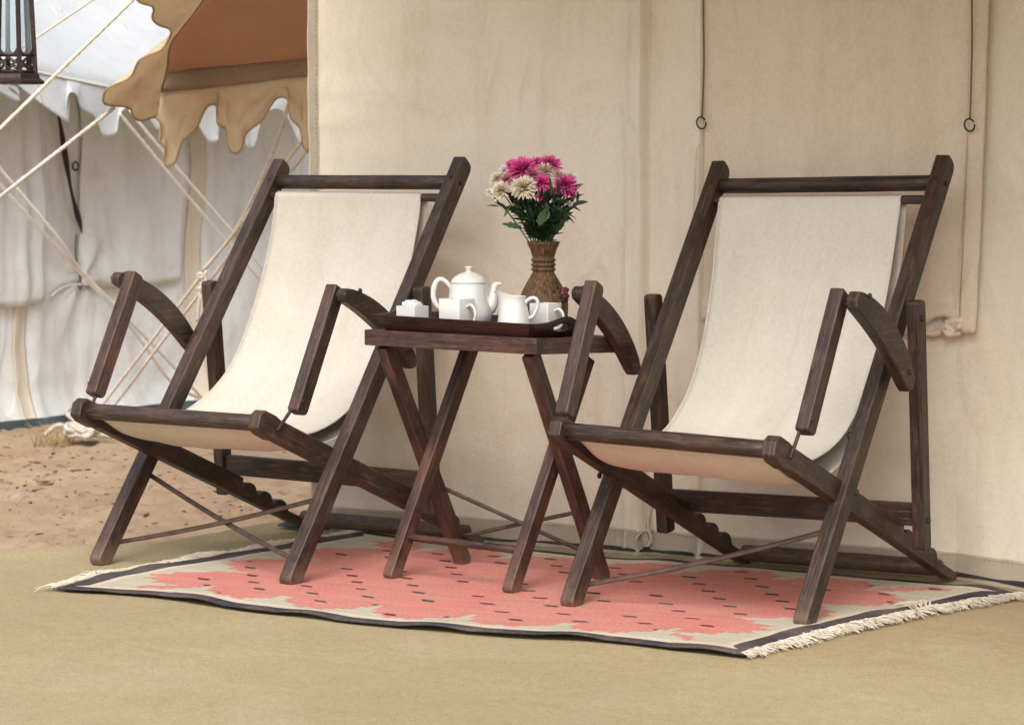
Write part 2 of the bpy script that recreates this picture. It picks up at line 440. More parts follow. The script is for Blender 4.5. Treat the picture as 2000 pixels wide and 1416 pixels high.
for i, x in enumerate(exs):
    e = np.interp(x, edge[:, 0], edge[:, 1]) + .012 * nz(x * 6, 2.2) + .006 * nz(x * 17, 4)
    for j in range(nv):
        if j < 12: y = -3 + 7.5 * j / 12
        else: y = 4.5 + (e - 4.5) * ((j - 12) / (nv - 13))
        d = e - y
        h = -.008 + .0035 * fbm(x * 2.6, y * 1.9, 8.0, 3)
        if x < -.85 or y < 5.7: h += .006 * max(0, nz(x * 2.2 + y * 1.1, y * 3.0, 5)) * min(1, max((-.85 - x) * 4, (5.7 - y) * 3, 0))
        if d < .14: h += .018 * math.sin(min(d / .07, 1) * PI * .5) * max(0, 1 - d / .14) - .05 * max(0, 1 - d / .03) ** 2
        P[j, i] = (x, y, h)
g = grid_mesh('groundsheet', P, KH.m, thick=0); g['kind'] = 'structure'
# ---------------------------------------------------------------- near tent
WD = Vector((1, -.56, 0)).normalized(); WN = Vector((WD.y, -WD.x, 0)); WN = WN if WN.y < 0 else -WN
W0 = Vector((-.0715 * 7.34 / (1 - .56 * .0715), 7.34 / (1 - .56 * .0715), 0))
WL = 2.75
def wall_s(px):
    r = (px - 1000) / FPX; y = 7.34 / (1 + .56 * r); x = r * y
    return (Vector((x, y, 0)) - W0).dot(WD)
def wall_z(px, py):
    r = (px - 1000) / FPX; y = 7.34 / (1 + .56 * r); return at(px, py, y).z
S_SEAM, S_C1, S_C2, S_E = wall_s(1257), wall_s(1378), wall_s(1905), wall_s(1936)
def wall_d(s, z):
    """how far the canvas stands in front of the wall plane"""
    d = .010 * fbm(s * 1.3, z * 1.1, 2.2, 3) + .004 * fbm(s * 5.2, z * 3.1, 6.4, 3)
    t = abs(s - S_SEAM)
    q = s - S_SEAM - .008
    if -.10 < q <= 0: d += .036 * ((q + .10) / .10) ** 1.5 * (1 + .3 * nz(z * 1.7, 3))
    elif 0 < q < .006: d += .036 * (1 - q / .006) * (1 + .3 * nz(z * 1.7, 3))
    q = s - S_SEAM + .034
    if -.03 < q <= 0: d += .010 * ((q + .03) / .03) ** 2
    q = s - S_C1 + .004
    if -.09 < q <= 0: d += .020 * ((q + .09) / .09) ** 1.6
    # cross creases near the corner
    k = max(0, 1 - s / .75)
    d += .010 * k * nz(s * 3.0 + z * .6, z * 13, 3.3) + .005 * k * nz(s * 6.0, z * 5, 1.3) + .0016 * nz(s * 2.0, z * 7 + s * 1.5, 8.8)
    # soft vertical folds low down
    lo = max(0, min(1, (.75 - z) / .75))
    d += .012 * lo * nz(s * 7.5 + .3 * math.sin(z * 5), z * .9, 4.4)
    d += .006 * max(0, 1 - z / .10) ** 2 * (1 + .8 * nz(s * 5, 1.0))
    d += .10 * max(0, min(1, (s - 1.85) / .25)) * max(0, 1 - z / .45) ** 1.5
    # drag lines from the rolled flap corner
    ds, dz = s - (S_E - .03), z - .62
    if dz < 0:
        q = ds * .9 + dz * -.25
        d += .006 * math.exp(-((ds + dz * .28) / .03) ** 2) * math.exp(dz / .25)
    return d
def wall_pt(s, z, off=0.0):
    p = W0 + WD * s + WN * (wall_d(s, z) + off); return Vector((p.x, p.y, z))
def sheet(name, s0, s1, z0, z1, ns, nzv, off, mat, parent, thick=.002, fn=None):
    P = np.zeros((nzv, ns, 3)); UV = np.zeros((nzv, ns, 2))
    for j in range(nzv):
        for i in range(ns):
            s = s0 + (s1 - s0) * i / (ns - 1); z = z0 + (z1 - z0) * j / (nzv - 1)
            o = off
            if fn: s, z, o = fn(s, z, off, i / (ns - 1), j / (nzv - 1))
            P[j, i] = wall_pt(s, z, o); UV[j, i] = (s, z)
    return grid_mesh(name, P, mat, parent, UV, thick)
tent = thing('canvas_tent', 'cream canvas tent wall with tied door flap, behind both deck chairs', 'tent', (0, 0, 0))
sheet('wall', 0, WL, -.02, 2.3, 500, 150, 0, CANVAS, tent)
# side wall and roof, mostly out of view
SD = -WN
P = np.array([[tuple(W0 + SD * (t * 3.0) + WD * (.004 + .02 * nz(t * 5, z * 2)) + Vector((0, 0, z))) for t in np.linspace(0, 1, 30)] for z in np.linspace(-.02, 2.3, 24)])
grid_mesh('side_wall', P, CANVAS, tent, thick=.002)
c0 = W0 + Vector((0, 0, 2.3)); c1 = W0 + WD * WL + Vector((0, 0, 2.3))
P = np.array([[tuple(c0.lerp(c1, u) + SD * (3.0 * t) + Vector((0, 0, 1.3 * (1 - abs(2 * t - 1)) - .05 * math.sin(PI * u)))) for u in np.linspace(0, 1, 16)] for t in np.linspace(0, 1, 17)])
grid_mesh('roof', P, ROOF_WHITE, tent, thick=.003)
sheet('corner_hem', .004, .034, -.015, 2.29, 5, 160, .0035, CANVAS, tent, 0)
sheet('bottom_hem', .036, WL, -.018, .055, 400, 9, .0035, CANVAS, tent, 0)
# unseen porch roof, added to shade the upper wall and the chairs
def porch_pt(s, w):
    p = W0 + WD * s + WN * w; return (p.x, p.y, 2.12 - .13 * w + .03 * math.sin(s * 3) * math.sin(PI * min(w / 3, 1)))
P = np.array([[porch_pt(s, w * (1.12 + .10 * s)) for s in np.linspace(.24, 3.4, 30)] for w in np.linspace(0, 1.2, 20)])
grid_mesh('added_porch_roof', P, PORCH, tent, thick=.003)
sheet('corner_hem', .004, .034, -.015, 2.29, 5, 160, .0035, CANVAS, tent, 0)
sheet('bottom_hem', .036, WL, -.018, .055, 400, 9, .0035, CANVAS, tent, 0)
# added porch roof and invented end panel, both unseen, shading the chairs
def porch_pt(s, w):
    p = W0 + WD * s + WN * w; return (p.x, p.y, 2.12 - .13 * w + .03 * math.sin(s * 3) * math.sin(PI * min(w / 3, 1)))
P = np.array([[porch_pt(s, w * (1.12 + .10 * s)) for s in np.linspace(.24, 3.4, 30)] for w in np.linspace(0, 1.2, 20)])
grid_mesh('added_porch_roof', P, PORCH, tent, thick=.003)
P = []
for z in np.linspace(0, 1, 14):
    row = []
    for w in np.linspace(0, 1.0, 12):
        q = porch_pt(3.0 + .02 * math.sin(w * 9), w); row.append((q[0], q[1], -.02 + z * (q[2] + .02)))
    P.append(row)
grid_mesh('added_porch_end', np.array(P), CANVAS_FLAP, tent, thick=.003)
sheet('corner_hem', .004, .034, -.015, 2.29, 5, 160, .0035, CANVAS, tent, 0)
sheet('bottom_hem', .036, WL, -.018, .055, 400, 9, .0035, CANVAS, tent, 0)
# unseen roof and end panel of a porch, added for their shade
def porch_pt(s, w):
    p = W0 + WD * s + WN * w; return (p.x, p.y, 2.12 - .13 * w + .03 * math.sin(s * 3) * math.sin(PI * min(w / 3, 1)))
P = np.array([[porch_pt(s, w * (1.12 + .10 * s)) for s in np.linspace(.24, 3.4, 30)] for w in np.linspace(0, 1.2, 20)])
grid_mesh('added_porch_roof', P, PORCH, tent, thick=.003)
P = []
for z in np.linspace(0, 1, 14):
    row = []
    for w in np.linspace(0, 1.0, 12):
        q = porch_pt(3.0 + .02 * math.sin(w * 9), w); row.append((q[0], q[1], -.02 + z * (q[2] + .02)))
    P.append(row)
grid_mesh('added_porch_end', np.array(P), CANVAS_FLAP, tent, thick=.003)
for s_ in (.2, 1.7, 3.3):
    q = porch_pt(s_, 2.85)
    if s_ != 1.7: tube('porch_pole', [(q[0], q[1], -.02), (q[0], q[1], 1.0), (q[0], q[1], q[2])], .022, WOOD_R, tent, 14)
# stitches
bm = bmesh.new()
def stitch(p, dirv, l, r):
    tube_bm(bm, [p - dirv * l / 2, p + dirv * l / 2], r, 5)
z = .06
while z < 1.6: stitch(wall_pt(.028, z, .005), Vector((0, 0, 1)), .007, .0007); z += .013
s = .05
while s < 2.1: stitch(wall_pt(s, .048, .006), WD, .007, .0007); s += .013
o = from_bm('stitching', bm, plain('thread', (.44, .35, .25), .9, .1), tent); o['kind'] = 'stuff'
# door flap hanging over the wall, rolled up at its lower right corner
def flap_fn(s, z, off, u, v):
    w = 1 - v
    s2 = s - .024 * w * w * u * u
    o = off + .006 + .007 * math.sin(PI * u) * w + .006 * w * nz(u * 9, v * 2.0, 2.0) + .004 * fbm(u * 5, v * 6, 1.0, 3)
    z2 = z + (.05 * math.exp(-((u - .90) / .10) ** 2) - .03 * u + .012 * nz(u * 6, 0.0)) * max(0, 1 - v * 6)
    if v < .03: o += .005
    return s2, z2, o
Z_FL = wall_z(1880, 640)
sheet('door_flap', S_C1, S_E - .018, Z_FL, 2.25, 110, 150, .006, CANVAS_FLAP, tent, .003, flap_fn)
# its turned border on the right
def brd(s, z, off, u, v):
    w = 1 - v
    return s - .026 * w * w, z, off + .010 * math.sin(PI * (.15 + .7 * u)) + .004 * nz(z * 5, 2) + .008 * w
sheet('flap_border', S_C2 + .0, S_E + .004, Z_FL - .01, 2.24, 8, 130, .016, CANVAS_FLAP, tent, .002, brd)
# gathered knot of cloth at the corner
kp = wall_pt(wall_s(1880), wall_z(1880, 634), .03)
bm = bmesh.new(); rk = random.Random(4)
for k in range(5):
    ph = rk.uniform(0, 6.28); pth = []
    for t in np.linspace(0, 1, 18):
        a_ = ph + t * 4.2; rr = .013 + .006 * math.sin(3 * t + k)
        pth.append(tuple(kp + WD * (rr * math.cos(a_) * 1.25 + (k - 2) * .004) + Vector((0, 0, 1)) * (rr * math.sin(a_) * .85 + (k - 2) * .003) + WN * (.006 * math.sin(a_ * 2 + k))))
    tube_bm(bm, pth, [.0075 + .002 * math.sin(q * 1.3 + k) for q in range(18)], 8)
from_bm('rolled_corner', bm, CANVAS_FLAP, tent)
hem = [wall_pt(wall_s(px), wall_z(px, py), .02) for px, py in ((1775, 612), (1800, 640), (1815, 650), (1835, 651), (1855, 641), (1872, 632))]
tube('flap_hem', catmull([tuple(q) for q in hem], 30), [.006 + .002 * math.sin(i * .4) for i in range(30)], CANVAS_FLAP, tent, 8)
for cx, cy in ((1380, 241), (1905, 245)):
    s = wall_s(cx); zc = wall_z(cx, cy)
    off = .040 if cx > 1500 else .022
    c = wall_pt(s, zc, off + .008)
    cordp = [tuple(wall_pt(wall_s(cx - 1 + 2 * math.sin(i * .3)), z, off + .002)) for i, z in enumerate(np.linspace(zc + .012, 2.2, 40))]
    tube('flap_cord', cordp, .0022, CORD, tent, 6)
    cordp = [tuple(wall_pt(wall_s(cx - (3 if cx < 1500 else 8) - (i * (.45 if cx < 1500 else .8))), z, off - .001)) for i, z in enumerate(np.linspace(zc - .012, zc - (.24 if cx < 1500 else .43), 24))]
    tube('flap_cord', cordp, .0016, CANVAS_FLAP, tent, 6)
    rp = [tuple(c + WD * (.0125 * math.cos(t)) + Vector((0, 0, .0145 * math.sin(t))) + WN * (.004 * math.sin(t))) for t in np.linspace(.5, 2 * PI + .1, 26)]
    tube('iron_ring', rp, .0021, IRON, tent, 8)
# ties at the foot of the seam
tp = S_SEAM + .02
for q in range(2):
    pth = [tuple(wall_pt(tp + .008 * q + .006 * math.sin(t * 7 + q), .145 - t * .125, .012 + .004 * math.cos(t * 9))) for t in np.linspace(0, 1, 20)]
    tube('tie_cord', pth, .0028, ROPE, tent, 6)
pth = [tuple(wall_pt(tp + .012 * math.cos(t), .035 + .02 * math.sin(t), .016)) for t in np.linspace(0, 6.6, 24)]
tube('tie_cord', pth, .003, ROPE, tent, 6)
# dark strip at the wall foot: real flap at left, painted shadow beyond
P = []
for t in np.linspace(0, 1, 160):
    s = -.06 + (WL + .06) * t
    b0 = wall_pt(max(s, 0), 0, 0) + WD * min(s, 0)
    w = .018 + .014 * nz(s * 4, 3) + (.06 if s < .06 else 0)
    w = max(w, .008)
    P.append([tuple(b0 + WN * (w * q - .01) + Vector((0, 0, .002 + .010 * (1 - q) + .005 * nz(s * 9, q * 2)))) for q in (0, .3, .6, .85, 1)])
grid_mesh('flap_and_shadow_strip', P, FLAP_SHADOW, tent, thick=.003)
# ---------------------------------------------------------------- side awning of the tent
awn = thing('scalloped_awning', 'tan scalloped canopy with terracotta lining, jutting out left of the tent wall', 'awning', at(305, 190, 9.1))
def par(o, root): o.parent = root; o.matrix_parent_inverse = Matrix.Translation(-root.location); return o
inner = [(440, -70, 8.25), (396, 0, 8.45), (363, 43, 8.6), (333, 86, 8.8), (325, 132, 8.95), (313, 178, 9.1)]
outer = [(262, -70, 8.15), (250, -30, 8.2), (271, 3, 8.25), (299, 15, 8.32), (297, 36, 8.36), (310, 50, 8.4), (332, 59, 8.43), (328, 79, 8.47), (314, 99, 8.5), (274, 117, 8.5), (254, 152, 8.6), (211, 172, 8.62), (202, 191, 8.66), (208, 205, 8.72), (251, 211, 8.8), (261, 228, 8.85), (274, 236, 8.9), (294, 231, 9.0), (306, 228, 9.05)]
I3 = np.array([at(*q) for q in inner]); O3 = np.array([at(*q) for q in outer])
def ruled(name, A, B, n, m, mat, root, thick, wob):
    A = catmull(A, n); B = catmull(B, n) if isinstance(B, list) is False else B
    P = np.zeros((m, n, 3))
    for j in range(m):
        t = j / (m - 1); P[j] = A * (1 - t) + B * t
        for i in range(n):
            w = wob * fbm(i / n * 9, t * 2.2, len(name), 3)
            P[j, i] += np.array([.3 * w, -w, .0]) * (.3 + .7 * math.sin(PI * min(t, .9)))
    return par(grid_mesh(name, P, mat, None, None, thick), root), P
def scallop_pipe(P, root, mat, r=.0034):
    e = P[-1]; return par(tube('piping', catmull(e[::2], len(e)), r, mat, None, 6), root)
o, P = ruled('side_valance', I3, O3, 110, 20, TAN, awn, .003, .026); scallop_pipe(P, awn, PIPE)
backtop = [(306, 182), (330, 178), (400, 172), (500, 160), (605, 147), (720, 135)]
backbot = [(300, 228), (310, 238), (312, 264), (309, 274), (320, 290), (319, 317), (325, 327), (340, 317), (356, 277), (386, 251), (396, 228), (408, 208), (421, 205), (424, 215), (426, 243), (441, 254), (446, 287), (455, 300), (469, 294), (480, 261), (508, 238), (525, 208), (541, 191), (561, 195), (568, 231), (587, 251), (592, 281), (599, 295), (608, 294), (620, 262), (650, 240), (668, 210), (690, 190), (705, 200), (715, 230), (725, 240)]
def backY(px): return 9.12 - .10 * (px - 305) / 300
BT = np.array([at(x, y, backY(x)) for x, y in backtop]); BB = np.array([at(x, y, backY(x) - .015) for x, y in backbot])
# pair the two edges by their run along the awning so the cloth hangs straight down
n = 200
eb = catmull(BB, n); xb = np.clip((eb[:, 0] - BB[0, 0]) / (BB[-1, 0] - BB[0, 0]), 0, 1)
et = catmull(BT, 120); xt = (et[:, 0] - et[0, 0]) / (et[-1, 0] - et[0, 0])
et2 = np.stack([np.interp(xb, xt, et[:, k]) for k in range(3)], 1)
P = np.zeros((14, n, 3))
for j in range(14):
    t = j / 13; P[j] = et2 * (1 - t) + eb * t
    for i in range(n): P[j, i, 1] += .05 * fbm(P[j, i, 0] * 7, t * 1.2, 3, 3) * (.25 + t) + .014 * math.sin(P[j, i, 0] * 34 + 2 * t) * t
par(grid_mesh('back_valance', P, TAN, None, None, .003), awn); scallop_pipe(P, awn, PIPE)
bandtop = [(300, 146), (330, 139), (400, 132), (500, 122), (605, 112), (720, 102)]
A = catmull(np.array([at(x, y, backY(x) - .03) for x, y in bandtop]), 60); B = catmull(np.array([at(x, y + 1, backY(x) - .022) for x, y in backtop]), 60)
P = np.array([A * (1 - t) + B * t for t in np.linspace(0, 1, 5)]); P[1:4, :, 1] -= .006
par(grid_mesh('webbing_band', P, TRIM, None, None, .004), awn)
# lining and outer canopy: a sheet from the back edge up to the wall side
C_ = np.array(at(303, 155, backY(303) + .004)); D_ = np.array(at(720, 111, backY(720) + .004)); A_ = np.array(at(440, -75, 8.26)); B_ = np.array(at(900, -110, 8.15))
def canopy(off):
    P = np.zeros((24, 30, 3))
    ed = catmull(np.array([C_, at(333, 82, 8.8), at(365, 40, 8.6), at(398, -2, 8.45), A_]), 24)
    rt = polyline([D_, B_], 24)
    bt = catmull(np.array([at(x, y + 9, backY(x) + .004) for x, y in bandtop]), 30)
    for j in range(24):
        for i in range(30):
            u = i / 29; v_ = j / 23
            p = ed[j] * (1 - u) + rt[j] * u + (bt[i] - (bt[0] * (1 - u) + bt[-1] * u)) * (1 - v_)
            p = p + np.array([0, 0, off - .015 * math.sin(PI * u) * math.sin(PI * v_) + .006 * fbm(u * 4, v_ * 4, 2, 2)])
            P[j, i] = p
    return P
par(grid_mesh('lining', canopy(0), TERRA, None, None, .002), awn)
par(grid_mesh('canopy', canopy(.012), TAN, None, None, .002), awn)
par(tube('edge_rope', catmull(I3 + np.array([.004, -.01, .0]), 40), .004, TRIM, None, 6), awn)
# ---------------------------------------------------------------- far tent
FD = Vector((1, 1.45, 0)).normalized(); FN = Vector((FD.y, -FD.x, 0))
F0 = Vector((-1.945, 10.69, 0))
def far_y(px, o=0.0):     # distance at which a photo column meets the far wall plane, moved out by o
    r = (px - 1000) / FPX; p = F0 + FN * o
    return (p.y - 1.45 * p.x) / (1 - 1.45 * r)
def far_s(px): r = (px - 1000) / FPX; y = far_y(px); return (Vector((r * y, y, 0)) - F0).dot(FD)
def far_z(px, py): return at(px, py, far_y(px)).z
FOLDS = [(far_s(60), .06, .018), (far_s(390), .07, .03), (far_s(165), .03, .01), (far_s(20), .05, .012), (far_s(560), .05, .02)]
def far_d(s, z):
    d = .03 * fbm(s * 1.5, z * 1.4, 5.5, 3) + .016 * fbm(s * 5, z * 3.4, 1.5, 3)
    for c, w, h in FOLDS:
        q = (s - c - .03 * math.sin(z * 2.4)) / w
        d += h * math.exp(-q * q * 2)
    ks, kz = far_s(155), far_z(155, 545)
    rr = math.hypot(s - ks, z - kz); an = math.atan2(z - kz, s - ks)
    d += .022 * math.exp(-rr / .28) * math.sin(an * 6 + 1.0) * min(1, rr / .05)
    d += .03 * max(0, 1 - z / .12) ** 2
    return d
def far_pt(s, z, off=0.0):
    p = F0 + FD * s + FN * (far_d(s, z) + off); return Vector((p.x, p.y, z))
far = thing('white_roofed_tent', 'pale canvas tent with white scalloped roof edge, in the left background', 'tent')
def fsheet(name, s0, s1, z0, z1, ns, nv, off, mat, thick=.003, fn=None):
    P = np.zeros((nv, ns, 3))
    for j in range(nv):
        for i in range(ns):
            s = s0 + (s1 - s0) * i / (ns - 1); z = z0 + (z1 - z0) * j / (nv - 1); o = off
            if fn: s, z, o = fn(s, z, off, i / (ns - 1), j / (nv - 1))
            P[j, i] = far_pt(s, z, o)
    return grid_mesh(name, P, mat, far, None, thick)
fsheet('wall', -1.6, 3.2, -.05, 1.42, 220, 80, 0, CANVAS_FAR)
for _a, _b in ((24, 50), (364, 388)): fsheet('seam_band', far_s(_a), far_s(_b), -.04, 1.36, 9, 60, .006, BAND, .003)
fsheet('base_strip', -1.6, 3.2, -.06, -.012, 90, 4, .008, plain('dark_green_base', (.06, .075, .078), .8, .2, 0, .4, 8), .003)
# rolled window flap panel with its lower hem and tie
def ff(s, z, off, u, v): return s, z + .014 * math.sin(PI * u) * (1 - v) * -1, off + .012 * (1 - v) * (1 + .8 * nz(u * 7, 2)) + .01 * math.sin(PI * u)
fsheet('window_flap', far_s(156), far_s(352), far_z(250, 552), 1.30, 40, 30, .012, CANVAS_FAR, .004, ff)
fsheet('window_flap', far_s(-40), far_s(70), far_z(40, 590), 1.30, 30, 30, .012, CANVAS_FAR, .004, ff)
cd = [tuple(far_pt(far_s(px), far_z(px, py), .03)) for px, py in ((92, 190), (102, 235), (116, 300), (132, 370), (146, 415), (153, 440), (156, 456))]
tube('dark_strap', catmull(cd, 40), [(.009 - .003 * math.sin(i * .3)) * min(1, (40 - i) / 6) for i in range(40)], plain('dark_strap', (.045, .03, .025), .8, .2), far, 8)
cd = [tuple(far_pt(far_s(px), far_z(px, py), .02)) for px, py in ((150, 458), (152, 500), (154, 540), (157, 556), (152, 566), (150, 552), (156, 545))]
tube('flap_tie', catmull(cd, 40), .0035, CORD, far, 6)
c = far_pt(far_s(140), far_z(140, 325), .03)
tube('iron_ring', [tuple(c + FD * (.016 * math.cos(t)) + Vector((0, 0, .016 * math.sin(t)))) for t in np.linspace(0, 6.0, 22)], .004, IRON, far, 6)
hm = [tuple(far_pt(far_s(px), far_z(px, py), .02)) for px, py in ((92, 578), (110, 564), (130, 557), (152, 555))]
tube('flap_hem', catmull(hm, 20), .004, CANVAS_FAR, far, 6)
# roof and scalloped edge
EO = .40
def eave(px, dz=0.0):
    y = far_y(px, EO); z0 = 1.292 - .043 * (px - 80) / 125 if px < 205 else 1.249 - .00008 * (px - 205)
    q = min(max(px, 40), 240); z0 = at(q, 142 + .208 * (q - 80), far_y(q, EO)).z
    r = (px - 1000) / FPX; return Vector((r * y, y, z0 + dz))
pxs = np.linspace(-420, 760, 70)
top = np.array([eave(p_) for p_ in pxs])
P = []
for t in np.linspace(0, 1, 24):
    row = []
    for i, e in enumerate(top):
        up = Vector((-FN.x, -FN.y, 0)) * (2.6 * t) + Vector((0, 0, 2.0 * t - .10 * math.sin(PI * t)))
        row.append(tuple(Vector(e) + up + Vector((0, 0, .018 * fbm(i * .12, t * 5, 2, 3)))))
    P.append(row)
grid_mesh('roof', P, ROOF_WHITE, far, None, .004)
fb = [(-420, 190), (-380, 250), (-340, 190), (-300, 170), (-260, 230), (-220, 190), (-180, 170), (-140, 220), (-100, 245), (-70, 180), (-40, 168), (0, 181), (40, 199), (37, 182), (22, 170), (30, 163), (46, 173), (70, 195), (95, 216), (130, 240), (124, 216), (128, 188), (136, 181), (148, 188), (158, 211), (185, 228), (195, 244), (203, 264), (214, 269), (228, 261), (231, 232), (240, 215), (262, 208), (280, 225), (292, 240), (303, 255), (312, 250), (318, 232), (330, 215), (350, 208), (375, 222), (393, 244), (406, 267), (416, 281), (427, 274), (424, 247), (432, 225), (448, 215), (462, 225), (472, 250), (478, 284), (486, 294), (496, 290), (502, 261), (511, 238), (525, 219), (545, 215), (561, 225), (575, 250), (590, 285), (605, 290), (620, 260), (660, 240), (700, 270), (740, 240)]
FB = np.array([at(x, y, far_y(x, EO + .02)) for x, y in fb])
n = 330
eb = catmull(FB, n); xb = np.clip((eb[:, 0] - FB[0, 0]) / (FB[-1, 0] - FB[0, 0]), 0, 1)
xt = (top[:, 0] - top[0, 0]) / (top[-1, 0] - top[0, 0])
et2 = np.stack([np.interp(xb, xt, top[:, k]) for k in range(3)], 1)
P = np.zeros((12, n, 3))
for j in range(12):
    t = j / 11; P[j] = et2 * (1 - t) + eb * t
    for i in range(n): P[j, i, :2] += np.array([FN.x, FN.y]) * (.02 * nz(eb[i, 0] * 7, eb[i, 1], t) * t + .01 * math.sin(eb[i, 0] * 22) * t)
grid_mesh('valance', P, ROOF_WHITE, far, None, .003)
tube('eave_cord', [tuple(Vector(e) + FN * .006) for e in top], .005, ROPE_W, far, 6)
# ---------------------------------------------------------------- guy ropes
def rope_path(pts, n=None, sag=0.0):
    p = np.array([tuple(q) for q in pts], float)
    L = np.linalg.norm(np.diff(p, axis=0), axis=1).sum(); n = n or max(12, int(L / .009))
    c = catmull(p, n)
    if sag: c[:, 2] -= sag * np.sin(np.linspace(0, PI, n))
    return c
def rope_bm(bm, pts, r, sag=0.0, pitch=.05):
    c = rope_path(pts, None, sag)
    L = np.r_[0, np.cumsum(np.linalg.norm(np.diff(c, axis=0), axis=1))]
    tube_bm(bm, c, r, 9, True, lambda i, a: 1 + .16 * math.cos(3 * (a - 2 * PI * L[i] / (3 * pitch))))
def rope(label, strands, r, mat=ROPE, sag=0.0):
    bm = bmesh.new()
    for s in strands: rope_bm(bm, s, r, sag, r * 5.5)
    o = from_bm('guy_rope', bm, mat); return tag(o, label, 'rope', 'guy ropes between the tents')
def ext(a, b, z):          # continue the line a -> b until height z
    t = (z - b.z) / (b.z - a.z); return b + (b - a) * t
a, b = at(222, 212, 8.75), at(0, 385, 8.1)
rope('thick guy rope running from the awning corner down to the left', [[a, (a + b) / 2, b, ext(a, b, -.03)]], .0062)
a, b = at(330, -68, 8.5), at(0, 252, 7.9)
rope('steep guy rope crossing the white roof just right of the lantern', [[a, (a + b) / 2, b, ext(a, b, -.03)]], .0056)
a, b = at(300, -80, 9.9), at(70, 75, 9.5); 
rope('thin guy rope passing behind the lantern at the top left', [[a, (a + b) / 2, b, b + (b - a) * 1.2]], .0045)
e1 = on_ground(690, 742 + 5, -.03); e1 = at(690, 745, 11.6)
rope('pale double guy rope slanting down right from the white scalloped edge', [[at(233, 222, 10.3), at(432, 460, 10.85), e1], [at(254, 216, 10.3), at(300, 275, 10.4), at(452, 452, 10.85), e1 + Vector((.03, 0, 0))]], .0058, ROPE_W)
e2 = at(398, 782, 11.35)
rope('pale double guy rope slanting down right across the far tent wall', [[at(-95, 217, 9.8), at(0, 330, 10.05), at(109, 459, 10.3), at(160, 530, 10.5), at(260, 633, 10.8), at(345, 722, 11.1), e2], [at(-95, 245, 9.8), at(0, 361, 10.05), at(92, 462, 10.3), at(157, 534, 10.5), at(256, 640, 10.8), at(334, 745, 11.1), e2]], .0062, ROPE_W)
p1 = [at(563, 205, 9.05), at(545, 265, 9.15), at(505, 363, 9.4), at(456, 456, 9.6), at(398, 526, 9.75), at(391, 541, 9.78), at(300, 660, 10.0), at(200, 790, 10.25), at(178, 820, 10.2)]
p2 = [at(606, 285, 9.0), at(574, 327, 9.2), at(515, 383, 9.4), at(464, 455, 9.6), at(455, 486, 9.65), at(391, 572, 9.8), at(310, 676, 10.0), at(222, 792, 10.25), at(186, 822, 10.2)]
p3 = [at(588, 279, 9.02), at(558, 317, 9.2), at(512, 376, 9.4), at(463, 448, 9.58), at(402, 524, 9.74)]
knot = []
for t in np.linspace(0, 1, 14):
    q = at(394 + 9 * math.cos(t * 9), 528 + 30 * t + 9 * math.sin(t * 9), 9.73); knot.append(q)
tail = [at(394, 552, 9.73), at(389, 590, 9.74), at(386, 628, 9.76)]; tail2 = [at(390, 575, 9.73), at(397, 600, 9.74), at(400, 640, 9.77)]
rope('knotted doubled guy rope running from the tan scallops down to the sand', [p1, p2, p3, knot, tail, tail2], .0058)
# coil of rope on the sand
bm = bmesh.new(); cc = on_ground(160, 858, -.03); rk = random.Random(8)
pts = []
for k in range(34):
    a = k * 1.9 + rk.uniform(-.4, .4); rr = rk.uniform(.03, .115)
    pts.append(cc + Vector((rr * math.cos(a), rr * math.sin(a) * .9, .012 + .075 * rk.random() * (1 - rr / .16))))
rope_bm(bm, pts, .0105, 0, .06)
rope_bm(bm, [cc + Vector((-.02, .02, .06)), cc + Vector((-.07, .1, .09)), cc + Vector((-.03, .2, .11)), at(176, 818, 10.2), at(200, 792, 10.25)], .0085, 0, .05)
rope_bm(bm, [cc + Vector((-.05, .0, .05)), cc + Vector((-.10, .04, .045)), cc + Vector((-.14, .02, .012))], .0085, 0, .05)
tag(from_bm('rope_coil', bm, rope_mat('worn_rope', (.42, .38, .31), (.66, .62, .55))), 'tangled heap of pale rope lying on the sand', 'rope')
# dry grass sprouting beside the coil
bm = bmesh.new()
for k in range(40):
    b = cc + Vector((rnd.uniform(-.16, -.02), rnd.uniform(-.08, .06), -.02)); d = Vector((rnd.uniform(-.05, .05), rnd.uniform(-.03, .03), rnd.uniform(.03, .10)))
    tube_bm(bm, [b, b + d * .6, b + d + Vector((d.x * .5, 0, -.01))], [.0016, .0012, .0004], 4)
o = from_bm('dry_grass', bm, plain('dry_grass', (.40, .31, .14), .9, .1)); o['kind'] = 'stuff'
